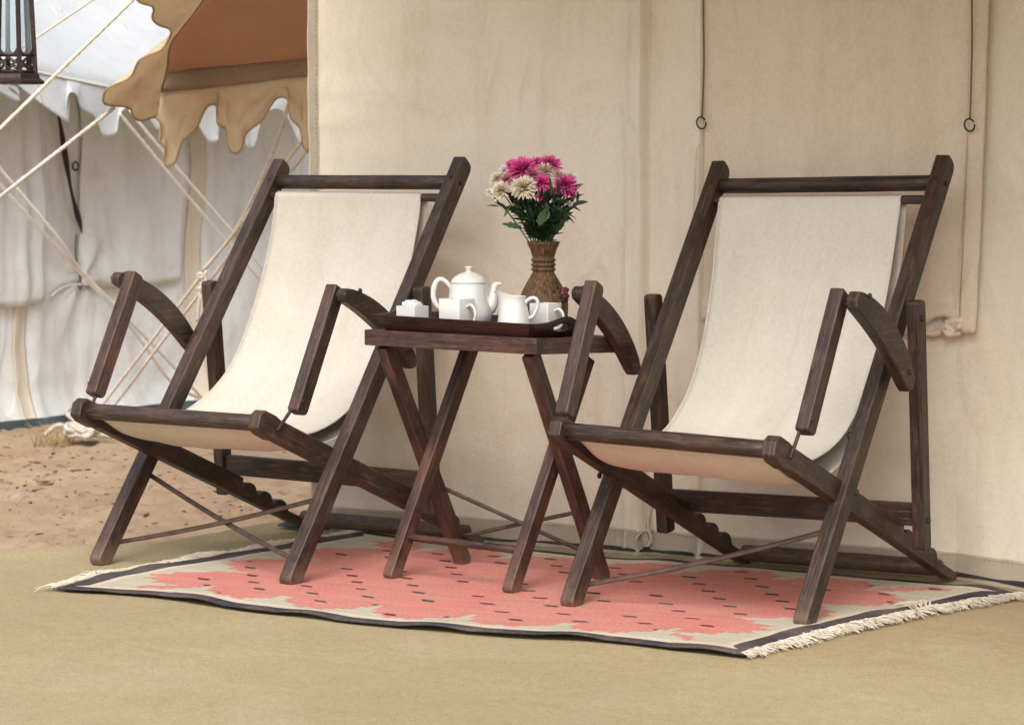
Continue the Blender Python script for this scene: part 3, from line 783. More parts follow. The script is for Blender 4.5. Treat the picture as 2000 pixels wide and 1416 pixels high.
# ---------------------------------------------------------------- lantern
def make_lantern():
    Y = 7.0; k = Y / FPX
    c = at(27, 165, Y); z0 = c.z
    root = thing('hanging_lantern', 'dark metal lantern with fretwork and glass panes, hanging at the top left', 'lantern', (c.x, c.y, 0), -math.radians(35) * 0)
    R0, R1, HH = 43 * k, 30 * k, 300 * k
    zb = z0 + 20 * k
    th = [math.radians(-35 + 60 * i) for i in range(6)]
    def V(r, t, z): return Vector((r * math.sin(t), -r * math.cos(t), z))
    def Rz(z): return R0 + (R1 - R0) * (z - zb) / HH
    bm = bmesh.new()       # flared base
    prof = [(0, z0), (60 * k, z0), (61 * k, z0 + 5 * k), (52 * k, z0 + 11 * k), (50 * k, z0 + 19 * k), (R0, zb + 2 * k), (0, zb + 2 * k)]
    rings = [[bm.verts.new(V(max(r, 1e-4), t, z)) for t in th] for r, z in prof]
    for A, B in zip(rings[:-1], rings[1:]):
        for i in range(6): bm.faces.new((A[i], A[(i + 1) % 6], B[(i + 1) % 6], B[i]))
    bmesh.ops.recalc_face_normals(bm, faces=bm.faces[:])
    from_bm('base', bm, LANTERN_M, root, smooth=False)
    bm = bmesh.new()       # roof
    prof = [(R1 + 14 * k, zb + HH), (R1 + 16 * k, zb + HH + 6 * k), (R1 + 2 * k, zb + HH + 30 * k), (12 * k, zb + HH + 80 * k), (8 * k, zb + HH + 95 * k), (1e-4, zb + HH + 97 * k)]
    rings = [[bm.verts.new(V(max(r, 1e-4), t, z)) for t in th] for r, z in prof]
    for A, B in zip(rings[:-1], rings[1:]):
        for i in range(6): bm.faces.new((A[i], A[(i + 1) % 6], B[(i + 1) % 6], B[i]))
    bm.faces.new(rings[0])
    bmesh.ops.recalc_face_normals(bm, faces=bm.faces[:])
    from_bm('roof', bm, LANTERN_M, root, smooth=False)
    for i in range(6):
        A, B = V(R0, th[i], zb), V(R1, th[i], zb + HH)
        lat = Vector((math.cos(th[i]), math.sin(th[i]), 0))
        bar('post', A, B, lat, 8 * k, 8 * k, LANTERN_M, root, (0, 0), (0, 0), .0008)
        # side: fret panel, glass pane with arched foot
        t0, t1 = th[i], th[(i + 1) % 6]
        def S(u, z):
            return V(Rz(z), t0, z).lerp(V(Rz(z), t1, z), u)
        bmf = bmesh.new()
        def seg(u0, z0_, u1, z1_, r=1.5 * k): tube_bm(bmf, [S(u0, z0_), S((u0 + u1) / 2, (z0_ + z1_) / 2), S(u1, z1_)], r, 5)
        zl, zm = zb + 4 * k, zb + 36 * k
        zc = (zl + zm) / 2; hz = (zm - zl) / 2
        def arc(cu, cz, ru, rz, a0, a1):
            tube_bm(bmf, [S(cu + ru * math.cos(a), cz + rz * math.sin(a)) for a in np.linspace(a0, a1, 11)], 1.5 * k, 5)
        arc(.5, zc, .26, hz * .62, 0, 2 * PI)
        for cu, cz, a0 in ((.12, zl, 0), (.88, zl, PI / 2), (.88, zm, PI), (.12, zm, 1.5 * PI)): arc(cu, cz, .38, hz, a0, a0 + PI / 2)
        seg(.08, zl, .92, zl, 2.2 * k); seg(.08, zm, .92, zm, 2.2 * k)
        from_bm('fret_panel', bmf, LANTERN_M, root)
        bma = bmesh.new()      # arched spandrels above the fret
        for sgn in (0, 1):
            o_ = []
            for a in np.linspace(0, PI / 2, 7):
                u = .5 - .40 * math.cos(a) if sgn == 0 else .5 + .40 * math.cos(a)
                o_.append(S(u, zm + 18 * k - 17 * k * math.sin(a)))
            cn = S(.06 if sgn == 0 else .94, zm)
            up_ = S(.06 if sgn == 0 else .94, zm + 18 * k)
            nrm = (S(.5, zm) - Vector((0, 0, zm))).normalized() * 1.2 * k
            ring = [up_] + o_ + [S(.5, zm)] + [cn]
            f1 = [bma.verts.new(q + nrm) for q in ring]; f2 = [bma.verts.new(q - nrm) for q in ring]
            bma.faces.new(f1); bma.faces.new(f2[::-1])
            for q in range(len(ring)): bma.faces.new((f1[q], f1[(q + 1) % len(ring)], f2[(q + 1) % len(ring)], f2[q]))
        bmesh.ops.recalc_face_normals(bma, faces=bma.faces[:])
        from_bm('arch_panel', bma, LANTERN_M, root, smooth=False)
        P = np.array([[tuple(S(u, z) * 1 - (S(.5, z) - Vector((0, 0, z))).normalized() * 3 * k) for u in (.05, .95)] for z in (zm, zb + HH)])
        grid_mesh('glass_pane', P, GLASS, root, None, .0012)
    zt = zb + HH + 97 * k
    rp = [(.014 * math.cos(t), 0, zt + .012 + .014 * math.sin(t)) for t in np.linspace(0, 6.28, 20)]
    tube('hanging_ring', rp, .002, IRON, root, 6)
    tube('hanging_wire', [(0, 0, zt + .026), (0, 0, 2.0), (.0, 0, 2.6)], .0015, IRON, root, 6)
make_lantern()
# ---------------------------------------------------------------- rug
def rug():
    root = thing('kilim_rug', 'coral and sage woven rug with navy border and pale fringe under the table', 'rug')
    front = catmull(np.array([(-1.06, 6.525), (-.82, 6.425), (-.57, 6.225), (-.265, 6.03), (0, 5.905), (.213, 5.83), (.466, 5.66)]), 200)
    back = catmull(np.array([(-.395, 7.47), (-.12, 7.22), (.12, 7.09), (.33, 6.97), (.62, 6.83), (.92, 6.64), (1.155, 6.42)]), 200)
    left = catmull(np.array([(-1.06, 6.525), (-.97, 6.73), (-.80, 6.95), (-.60, 7.22), (-.395, 7.47)]), 200)
    right = catmull(np.array([(.466, 5.66), (.62, 5.88), (.68, 5.96), (.86, 6.16), (1.04, 6.33), (1.155, 6.42)]), 200)
    NU, NV = 300, 250
    U = np.linspace(0, 1, NU + 1); V = np.linspace(0, 1, NV + 1); ar = np.linspace(0, 1, 200)
    ip = lambda c, t: np.stack([np.interp(t, ar, c[:, k]) for k in (0, 1)], 1)
    f, b, l, r = ip(front, U), ip(back, U), ip(left, V), ip(right, V)
    u, v = np.meshgrid(U, V); u3, v3 = u[..., None], v[..., None]
    XY = (1 - v3) * f[None] + v3 * b[None] + (1 - u3) * l[:, None] + u3 * r[:, None] - ((1 - u3) * (1 - v3) * f[0] + u3 * (1 - v3) * f[-1] + (1 - u3) * v3 * b[0] + u3 * v3 * b[-1])
    P = np.zeros((NV + 1, NU + 1, 3)); P[..., :2] = XY
    for j in range(NV + 1):
        for i in range(NU + 1):
            x, y = XY[j, i]; uu, vv = U[i], V[j]
            e = min(uu * 1.7, (1 - uu) * 1.7, vv, 1 - vv)
            w = math.exp(-e / .07)
            h = .0035 * fbm(x * 3.2, y * 2.7, 4, 2)
            h += w * .012 * max(0, nz(uu * 11, vv * 8, 6)) + .004 * math.exp(-e / .2) * (1 + nz(uu * 5, vv * 4, 2))
            if uu > .9: h += .014 * max(0, nz(vv * 6, 3, uu * 2)) * (uu - .9) * 10
            P[j, i, 2] = max(h, -.004) + .001
    LU, LV = 1.76, 1.07
    me_o = grid_mesh('woven_field', P, None, root, np.stack([u * LU, v * LV], -1))
    me = me_o.data
    # woven pattern, one colour per stitch block
    cu, cv = (U[:-1] + U[1:]) / 2 * LU, (V[:-1] + V[1:]) / 2 * LV
    col = np.zeros((NV, NU, 4)); col[..., 3] = 1
    navy = (.022, .025, .036); cream = (.60, .52, .40); sage = (.47, .455, .345); coral = (.57, .205, .17); dot = (.045, .022, .022)
    rg = random.Random(3)
    colvar = [rg.uniform(.90, 1.08) for _ in range(NV)]
    def tri(x): x = x % 1.0; return 1 - abs(2 * x - 1)
    for j in range(NV):
        q = cv[j]; dv = min(q, LV - q)
        for i in range(NU):
            p = cu[i]; du = min(p, LU - p)
            bw = .032 if du > dv else .050
            d = min(du, dv)
            if d < bw: c = navy
            elif d < bw + .022: c = cream
            else:
                c = sage
                # stepped serrations: long sides and short ends
                pu = math.floor(p / .0176) * .0176; pv = math.floor(q / .0128) * .0128
                lim_v = .054 + .11 * tri(pu / .235 + .15) ** 2.8 + .024 * tri(pu / .0587)
                lim_u = .074 + .14 * tri(pv / .2575 + .02) ** 1.9 + .034 * tri(pv / .051)
                if dv > lim_v and du > lim_u and du * .8 + dv > .165: c = coral
                # lozenge dots in offset rows
                if c is coral:
                    # lattice of lozenges: (p, q) = i * L1 + j * L2
                    det = .083 * .030 + .083 * .132
                    la = (p * .030 - q * .132) / det; lb = (.083 * q + .083 * p) / det
                    ia, ib = round(la), round(lb)
                    fx = p - (ia * .083 + ib * .132); fy = q - (-ia * .083 + ib * .030)
                    hh_ = (ia * 73 + ib * 151) % 17
                    if hh_ not in (3, 9) and abs(fy) < .0100 and abs(fx + fy * .8) < .0165 and dv > lim_v + .012 and du > lim_u + .02: c = dot
            k = colvar[j] * (1 + .05 * nz(p * 9, q * 40, 2))
            col[j, i, :3] = [x * k for x in c]
    at_ = me.color_attributes.new('weave', 'BYTE_COLOR' if False else 'FLOAT_COLOR', 'CORNER')
    at_.data.foreach_set('color', np.repeat(col.reshape(-1, 4), 4, axis=0).reshape(-1))
    m = M('woven_wool', .95, .12)
    va = m.n('ShaderNodeVertexColor'); va.layer_name = 'weave'
    uv = m.coord('UV')
    n1 = m.noise(uv, 5, 5, .65)
    a = m.mix(m.math('MULTIPLY', m.ramp(n1, [(.35, (0, 0, 0)), (.65, (1, 1, 1))]), .24), va.outputs[0], (.50, .37, .29))
    mp = m.n('ShaderNodeMapping'); mp.inputs['Scale'].default_value = (110, 300, 1); m.l(uv, mp.inputs['Vector'])
    g_ = m.noise(mp.outputs[0], 1.0, 2, .6)
    a = m.mix(.65, a, m.ramp(g_, [(.3, (.22, .22, .22)), (.7, (.78, .78, .78))]), 'SOFT_LIGHT')
    m.col(a); m.bump(g_, .003, .8)
    me.materials.append(m.m)
    sm = me_o.modifiers.new('thick', 'SOLIDIFY'); sm.thickness = .005; sm.offset = -1
    # fringes
    def fringe(c, outw, n, seed, clump):
        bm = bmesh.new(); rf = random.Random(seed)
        for k in range(n):
            t = (k + rf.random()) / n
            e = ip(c, np.array([t]))[0]
            tg = ip(c, np.array([min(t + .01, 1)]))[0] - ip(c, np.array([max(t - .01, 0)]))[0]; tg /= np.linalg.norm(tg)
            on = np.array([tg[1], -tg[0]]) * outw
            cl = nz(t * clump, seed, 1.0)
            ln = .036 * rf.uniform(.35, 1.35) * (1 + .6 * cl)
            back = 0
            if outw > 0 and cl > .30 and rf.random() < .45: back = 1      # some strands flipped back on the rug
            sk = rf.uniform(-.9, .9) + .5 * nz(t * clump * 1.7, 5, seed)
            d = on * (-1 if back else 1) + tg * sk
            z0 = .003 + .004 * rf.random()
            p0 = np.array([e[0] - on[0] * .004, e[1] - on[1] * .004, z0])
            pk = z0 + rf.uniform(-.001, .005) + (.010 if back else 0) + .008 * max(0, cl)
            p1 = np.array([e[0] + d[0] * ln * .45, e[1] + d[1] * ln * .45, pk])
            p2 = np.array([e[0] + d[0] * ln + tg[0] * rf.uniform(-.012, .012), e[1] + d[1] * ln + tg[1] * rf.uniform(-.012, .012), (.008 if back else -.003) + rf.uniform(0, .006)])
            p1 = p1 + np.array([rf.uniform(-.006, .006), rf.uniform(-.006, .006), 0])
            tube_bm(bm, catmull([p0, p1, p2], 6), [.0012, .0013, .0012, .0011, .001, .0006], 4)
        o = from_bm('fringe', bm, FRINGE, root); o['kind'] = 'stuff'
    fringe(left, -1, 900, 5, 9)
    fringe(right, 1, 950, 9, 8)
rug()
# ---------------------------------------------------------------- deck chairs
def make_chair(label, x, y, a, J, strap_both, sling_pts, back_pts, WOOD):
    root = thing('deck_chair', label, 'deck chair', (x, y, 0), -a, 'pair of wooden deck chairs')
    X = (1, 0, 0)
    def nut(p, sgn, parent, r=.006):
        dowel('bolt', (p[0] - sgn * .002, p[1], p[2]), (p[0] + sgn * .004, p[1], p[2]), r, IRON, parent, 10)
    for n, sg in (('l', -1), ('r', 1)):
        f, t = Vector(J['foot' + n]), Vector(J['top' + n])
        st = bar('stile', f + (f - t).normalized() * .004, t + (t - f).normalized() * .012, X, .035, .047, WOOD, root, (.020, .010), (.007, .024), .004)
        nut((t.x + sg * .0175, t.y - .03, t.z - .045), sg, st)
        # bolt heads on the front of the stile near the top rail
        fn = Vector((0, -(t - f).z, (t - f).y)).normalized()
        bp = f.lerp(t, .955) + fn * .0235
        tube('bolt', [tuple(bp - fn * .002), tuple(bp + fn * .0025)], .0055, IRON, st, 10)
        S, R = Vector(J['S' + n]), Vector(J['R' + n])
        d = (R - S); L = d.length + .04; d.normalize()
        h = .050
        top_pts = [(-.022, -.018), (-.024, .012), (-.010, h / 2 + .004), (.035, h / 2 + .004), (.055, h / 2)]
        k0 = L * .66
        top_pts += [(k0, h / 2), (k0 + .004, h / 2 - .016)]
        for q in range(3):
            c0 = k0 + .012 + q * .072
            for aa in np.linspace(PI * .95, PI * .05, 6):
                top_pts.append((c0 + .028 + .027 * math.cos(aa), h / 2 - .020 - q * .002 + .017 * math.sin(aa)))
            top_pts.append((c0 + .062, h / 2 - .023 - q * .002))
        top_pts += [(L - .004, h / 2 - .026), (L, 0), (L - .006, -h / 2 + .006), (L - .03, -h / 2)]
        top_pts += [(.06, -h / 2), (.045, -h / 2 - .004), (0, -h / 2 - .003), (-.018, -h / 2 + .004)]
        sr = bar('seat_rail', S, S + d * L, X, .032, h, WOOD, root, outline=top_pts, bev=.0028)
        pv = S + d * (L * .31); nut((pv.x + sg * .016, pv.y, pv.z), sg, sr)
        # pivot bolt through stile
        zc = .272; yc = f.y + (t.y - f.y) * zc / t.z
        nut((sg * .3175, yc, zc), sg, st, .0075)
        Q, B = Vector(J['Q' + n]), Vector(J['B' + n])
        u = (Q - B).normalized()
        pr = bar('prop_leg', B - u * .022, Q + u * .022, X, .031, .040, WOOD, root, (.008, .010), (.010, .016), .0035)
        nut((Q.x + sg * .0155, Q.y, Q.z - .02), sg, pr, .007); nut((B.x + sg * .0155, B.y, B.z + .045), sg, pr, .007)
        a_, b_ = Vector(J['a' + n]), Vector(J['b' + n])
        u = (a_ - b_).normalized()
        ap = bar('arm_post', b_ - u * .006, a_ + u * .008, X, .033, .041, WOOD_R if sg < 0 else WOOD, root, (.008, .016), (.005, .018), .004)
        nut((a_.x + sg * .0165, a_.y, a_.z - .02), sg, ap); nut((b_.x + sg * .0165, b_.y, b_.z + .025), sg, ap)
        # curved arm piece outside the post
        c_, d_ = np.array(J['c' + n]), np.array(J['d' + n])
        c2 = c_[1:] + np.array([-.02, .004]); e2 = d_[1:] + np.array([.006, -.012])
        mid = (c2 + e2) / 2 + np.array([.034, .040])
        cl = [c2 * (1 - s) ** 2 + 2 * s * (1 - s) * mid + e2 * s * s for s in np.linspace(0, 1, 17)]
        cl = np.array(cl); tg = np.gradient(cl, axis=0); tg /= np.linalg.norm(tg, axis=1)[:, None]
        nr = np.stack([-tg[:, 1], tg[:, 0]], 1)
        hh = np.array([.021, .026, .029, .0315, .0335, .035, .036, .0365, .0365, .0365, .036, .0355, .0345, .033, .031, .028, .022]) * (1.0 if (WOOD is WOOD_D and sg > 0) else .78)
        ol = [tuple(p) for p in cl + nr * hh[:, None]] + [tuple(cl[-1] + tg[-1] * .010)] + [tuple(p) for p in (cl - nr * (hh * .9)[:, None])[::-1]] + [tuple(cl[0] - tg[0] * .010)]
        xc = .3475 * sg
        ar = prism('arm_rest', [(p[0], p[1]) for p in ol], (xc, 0, 0), (0, 1, 0), (0, 0, 1), (1, 0, 0), .028, WOOD, root, .004)
        nut((xc + sg * .014, c_[1] + .03, c_[2] + .012), sg, ar); nut((xc + sg * .014, d_[1] - .012, d_[2] + .02), sg, ar)
        # iron rod from the post foot to the seat rail
        q0 = b_ + Vector((-sg * .008, .006, .02)); q1 = S + d * .045 + Vector((sg * .018, 0, -.004))
        tube('iron_rod', [tuple(q0), tuple(q0.lerp(q1, .5)), tuple(q1)], .0042, IRON, root, 8)
    g = lambda k, e: Vector(J[k]).lerp(Vector(J[k]), 0)
    tl, tr, fl, fr = (Vector(J[k]) for k in ('topl', 'topr', 'footl', 'footr'))
    def on_stile(f, t, z): s = (z - f.z) / (t.z - f.z); return f.lerp(t, s)
    A, B = on_stile(fl, tl, tl.z - .040), on_stile(fr, tr, tr.z - .044)
    dowel('top_rail', A + Vector((.014, .006, 0)), B + Vector((-.014, .006, 0)), .0185, WOOD, root)
    A, B = on_stile(fl, tl, tl.z - .076), on_stile(fr, tr, tr.z - .082)
    rodA, rodB = A + Vector((0, -.004, 0)), B + Vector((0, -.004, 0))
    dowel('sling_rod', A + Vector((.012, -.004, 0)), B + Vector((-.012, -.004, 0)), .0105, WOOD, root, 14)
    Sl, Sr = Vector(J['Sl']), Vector(J['Sr'])
    dowel('front_rail', Sl + Vector((.010, .012, -.002)), Sr + Vector((-.010, .012, -.002)), .0195, WOOD, root)
    Rl, Rr = Vector(J['Rl']), Vector(J['Rr'])
    fA, fB = Sl + Vector((0, .046, -.014)), Sr + Vector((0, .046, -.014))
    dowel('sling_rod', fA + Vector((.012, 0, 0)), fB + Vector((-.012, 0, 0)), .0095, WOOD, root, 14)
    dowel('rear_rail', Rl + Vector((.010, -.005, .0)), Rr + Vector((-.010, -.005, .0)), .0205, WOOD, root)
    Bl, Br = Vector(J['Bl']), Vector(J['Br'])
    bl, br = Bl + Vector((.012, -.004, .058)), Br + Vector((-.012, -.004, .058))
    bar('prop_crossbar', bl, br, (0, 1, 0), .022, .052, WOOD, root, (.004, .004), (.004, .004), .003)
    # flat brown straps between the stiles
    def strap(p, q):
        p, q = Vector(p), Vector(q)
        n_ = Vector((0, -.8, .6))
        w_ = (q - p).cross(n_).normalized() * .006
        P = np.array([[tuple(p.lerp(q, t) - w_ + n_ * .0 + Vector((0, 0, -.008 * math.sin(PI * t)))), tuple(p.lerp(q, t) + w_ + Vector((0, 0, -.008 * math.sin(PI * t))))] for t in np.linspace(0, 1, 14)])
        grid_mesh('strap', P, STRAP, root, None, .003)
    lowl, lowr = on_stile(fl, tl, .055), on_stile(fr, tr, .06)
    upl, upr = on_stile(fl, tl, .215), on_stile(fr, tr, .20)
    back = Vector((0, .012, -.010))
    strap(lowl + back + Vector((.014, 0, 0)), upr + back + Vector((-.014, 0, 0)))
    if strap_both: strap(upl + back * 1.6 + Vector((.014, 0, 0)), lowr + back * 1.6 + Vector((-.014, 0, 0)))
    # sling: one loop of canvas, front layer and back layer
    def layer(prof, x0, x1, n, sagx, seed):
        pr = catmull(np.array(prof), n); m = 36
        P = np.zeros((n, m, 3)); UV = np.zeros((n, m, 2))
        tg = np.gradient(pr, axis=0); tg /= np.linalg.norm(tg, axis=1)[:, None]
        L = np.r_[0, np.cumsum(np.linalg.norm(np.diff(pr, axis=0), axis=1))]
        for i in range(n):
            t = i / (n - 1); nr = np.array([tg[i, 1], -tg[i, 0]])
            env = math.sin(PI * min(max(t, 0), 1))
            xa = x0[0] + (x0[1] - x0[0]) * t + .008 * math.sin(PI * t); xb = x1[0] + (x1[1] - x1[0]) * t - .012 * math.sin(PI * t)
            for j in range(m):
                s = j / (m - 1); xx = xa + (xb - xa) * s
                w = -sagx * env * math.sin(PI * s) + .011 * env * nz(s * 4.2 + t * .7, t * 1.4, seed) + .006 * env * nz(s * 11 + t * 3, t * 1.6, seed + 2)
                w += .006 * env * math.exp(-((s - .80 + .30 * t) / .04) ** 2) + .004 * env * math.exp(-((s - .22 + .14 * t) / .05) ** 2)
                # edges curl a little
                w += .006 * env * ((abs(2 * s - 1)) ** 8)
                k_ = (xx + .3) / .6
                r0 = rodA.lerp(rodB, k_); r1 = fA.lerp(fB, k_)
                dy = (r0.y - .668) * (1 - t) + (r1.y - (-.032)) * t; dz = (r0.z - .897) * (1 - t) + (r1.z - .378) * t
                q = pr[i] + nr * w
                P[i, j] = (xx, q[0] + dy, q[1] + dz); UV[i, j] = (xx, L[i])
        return P, UV
    P1, U1 = layer(sling_pts, (-.262, -.240), (.222, .243), 90, .012, 1.0 + x)
    P2, U2 = layer(back_pts, (-.262, -.240), (.226, .246), 90, .010, 5.0 + x)
    P = np.concatenate([P1, P2[::-1]], 0)
    so = grid_mesh('canvas_sling', P, SLING, root, None, .0022)
    # hemmed edges and a brass eyelet on the right hand edge
    for j in (0, -1):
        tube('sling_hem', P1[2:-2:2, j], .0022, SLING, so, 6)
    ep = P1[52, -1]; 
    rp = [tuple(np.array([ep[0] + .004, ep[1] + .012 + .008 * math.cos(t), ep[2] - .012 + .008 * math.sin(t)])) for t in np.linspace(0, 2 * PI, 18)]
    tube('eyelet', rp, .0022, IRON, so, 6)
    return root
J_R = dict(footr=(.284, .030, 0), topr=(.300, .715, .986), footl=(-.270, -.022, 0), topl=(-.300, .736, .970), Sl=(-.273, -.060, .400), Sr=(.273, -.092, .391), Rr=(.273, .812, .026), Rl=(-.273, .800, .024),
           Qr=(.336, .484, .660), Br=(.336, .529, .132), Ql=(-.336, .470, .655), Bl=(-.336, .533, .122), ar=(.3, .163, .706), br=(.3, .002, .424), al=(-.3, .133, .710), bl=(-.3, .008, .430),
           cr=(.345, .153, .693), dr=(.345, .407, .505), cl=(-.345, .160, .690), dl=(-.345, .390, .510))
J_L = dict(footr=(.305, -.022, 0), topr=(.300, .717, .979), footl=(-.312, .012, -.005), topl=(-.300, .745, .972), Sl=(-.273, -.085, .387), Sr=(.273, -.084, .386), Rr=(.273, .805, .026), Rl=(-.273, .785, .030),
           Qr=(.336, .486, .660), Br=(.336, .530, .132), Ql=(-.336, .489, .656), Bl=(-.336, .541, .136), ar=(.3, .174, .684), br=(.3, .024, .406), al=(-.3, .145, .702), bl=(-.3, -.006, .420),
           cr=(.345, .160, .672), dr=(.345, .412, .505), cl=(-.345, .152, .694), dl=(-.345, .420, .518))
TOPF, TOPB = [(.668, .9085), (.657, .902)], [(.668, .9085), (.681, .900)]
ENDF, ENDB = [(-.024, .388), (-.038, .390), (-.0435, .380)], [(-.030, .362), (-.0425, .370), (-.0435, .380)]
SL_R = TOPF + [(.648, .87), (.628, .79), (.603, .70), (.548, .565), (.480, .460), (.39, .385), (.30, .348), (.20, .333), (.11, .336), (.03, .358)] + ENDF
BK_R = TOPB + [(.680, .86), (.664, .75), (.634, .65), (.578, .535), (.503, .425), (.40, .340), (.30, .300), (.20, .292), (.11, .297), (.03, .325)] + ENDB
SL_L = TOPF + [(.654, .87), (.634, .79), (.598, .69), (.540, .575), (.474, .475), (.39, .405), (.29, .360), (.19, .340), (.10, .340), (.03, .358)] + ENDF
BK_L = TOPB + [(.684, .86), (.666, .75), (.626, .64), (.566, .535), (.495, .435), (.40, .355), (.30, .315), (.20, .303), (.11, .303), (.03, .327)] + ENDB
make_chair('left dark wooden deck chair with cream canvas sling, nearest the guy ropes', -.7693, 6.7648, .5757, J_L, True, SL_L, BK_L, WOOD_L)
make_chair('right dark wooden deck chair with cream canvas sling, before the tent door flap', .3686, 6.1393, .5646, J_R, False, SL_R, BK_R, WOOD_D)
# ---------------------------------------------------------------- tray table
TYAW = math.atan2(.602, .797); TO = Vector((-.350, 6.676, 0))
LAT = Vector((.797, -.602, 0)); DEP = Vector((.602, .797, 0)); UPV = Vector((0, 0, 1))
def tw(u, v, z): return TO + LAT * u + DEP * v + UPV * z
ZT = .595
tbl = thing('tray_table', 'folding reddish brown wooden tray table with crossed legs, between the deck chairs', 'table', tuple(TO), -TYAW)
TU, TV = .508, .335
SAGK = .028        # the top leans a little down to the back right
def ttop(u, v): return ZT - SAGK * max(0, v) * (.4 + 1.2 * u / TU)
for (u0, v0, u1, v1, nm) in ((0, .0125, TU - .0, .0125, 'front'), (0, TV - .0125, TU, TV - .0125, 'back')):
    z0, z1 = ttop(u0, v0) - .0185, ttop(u1, v1) - .0185
    bar('top_rail', (u0, v0, z0), (u1, v1, z1), (0, 1, 0), .025, .037, WOOD_R, tbl, (.003, .003), (.003, .003), .0025)
for u in (.0125, TU - .0125):
    bar('top_rail', (u, .0255, ttop(u, .0255) - .0187), (u, TV - .0255, ttop(u, TV - .0255) - .0187), (1, 0, 0), .0248, .0366, WOOD_R, tbl, (.001, .001), (.001, .001), .002)
P = np.array([[(u, v, ttop(u, v) - .010) for u in np.linspace(.024, TU - .024, 6)] for v in np.linspace(.024, TV - .024, 5)])
grid_mesh('top_panel', P, WOOD_R, tbl, np.array([[(u, v) for u in np.linspace(0, TU, 6)] for v in np.linspace(0, TV, 5)]), .012)
zl = ZT - .046
LEGS = [((.048, .037, 0), (.052, .300, zl - .012)), ((.405, .036, 0), (.412, .300, zl - .030)), ((.036, .336, 0), (.016, .040, zl + .004)), ((.450, .338, 0), (.480, .040, zl + .004))]
LEGS = [((.048, .037, 0), (.080, .305, zl - .012)), ((.405, .036, 0), (.425, .305, zl - .028)), ((.034, .338, 0), (.038, .035, zl)), ((.452, .340, 0), (.468, .035, zl))]
for A, B in LEGS:
    A, B = Vector(A), Vector(B); u = (B - A).normalized()
    lg = bar('leg', A - u * .001, B + u * .01, (1, 0, 0), .029, .038, WOOD_R, tbl, (.012, .012), (.004, .004), .0035)
dowel('stretcher', Vector(LEGS[0][0]).lerp(Vector(LEGS[0][1]), .18) + Vector((.012, 0, 0)), Vector(LEGS[1][0]).lerp(Vector(LEGS[1][1]), .18) - Vector((.012, 0, 0)), .0095, WOOD_R, tbl, 14)
def strap_t(p, q):
    p, q = Vector(p), Vector(q); w_ = Vector((0, 0, .0052)); 
    P = np.array([[tuple(p.lerp(q, t) - w_), tuple(p.lerp(q, t) + w_)] for t in np.linspace(0, 1, 10)])
    grid_mesh('strap', P, STRAP, tbl, None, .003)
r0, r1 = (Vector(LEGS[2][0]), Vector(LEGS[2][1])), (Vector(LEGS[3][0]), Vector(LEGS[3][1]))
strap_t(r0[0].lerp(r0[1], .36) + Vector((.012, .014, 0)), r1[0].lerp(r1[1], .10) + Vector((-.012, .014, 0)))
strap_t(r0[0].lerp(r0[1], .13) + Vector((.012, .018, 0)), r1[0].lerp(r1[1], .31) + Vector((-.012, .018, 0)))
# ---------------------------------------------------------------- serving tray
TB = ZT + .001
tilt = Matrix.Rotation(-TYAW, 4, 'Z')
tray = thing('serving_tray', 'dark lacquered mahogany serving tray with flared sides, on the tray table', 'tray', tuple(TO + UPV * TB), -TYAW)
U0, U1, V0, V1 = .058, .470, .022, .212
lean = -.012
def trz(u, v): return -SAGK * .75 * max(0, v) * (.4 + 1.2 * u / TU)
tray.rotation_euler = (-.020, .012, -TYAW)
box('base', ((U0 + U1) / 2, (V0 + V1) / 2, .004), (U1 - U0, V1 - V0, .008), TRAY, tray, bev=.002)
FLR, TH = .026, .036
for sg, v in ((-1, V0), (1, V1)):
    # long flared side, trapezoid
    bm = bmesh.new(); 
    def q(u, t, off): return (u, v + sg * (FLR * t + off), .001 + TH * t)
    vs = []
    for off in (0, .008):
        vs.append([bm.verts.new(q(U0 - .004, 0, off)), bm.verts.new(q(U1 + .004, 0, off)), bm.verts.new(q(U1 + FLR * .9 + .004, 1, off)), bm.verts.new(q(U0 - FLR * .9 - .004, 1, off))])
    A, B = vs
    bm.faces.new(A); bm.faces.new(B[::-1])
    for i in range(4): bm.faces.new((A[i], B[i], B[(i + 1) % 4], A[(i + 1) % 4]))
    bmesh.ops.recalc_face_normals(bm, faces=bm.faces[:])
    bmesh.ops.bevel(bm, geom=bm.edges[:], offset=.002, segments=2, affect='EDGES')
    uvl = bm.loops.layers.uv.verify()
    for f in bm.faces:
        for lp in f.loops: lp[uvl].uv = (lp.vert.co.x, lp.vert.co.z)
    from_bm('side_panel', bm, TRAY, tray, wnorm=True)
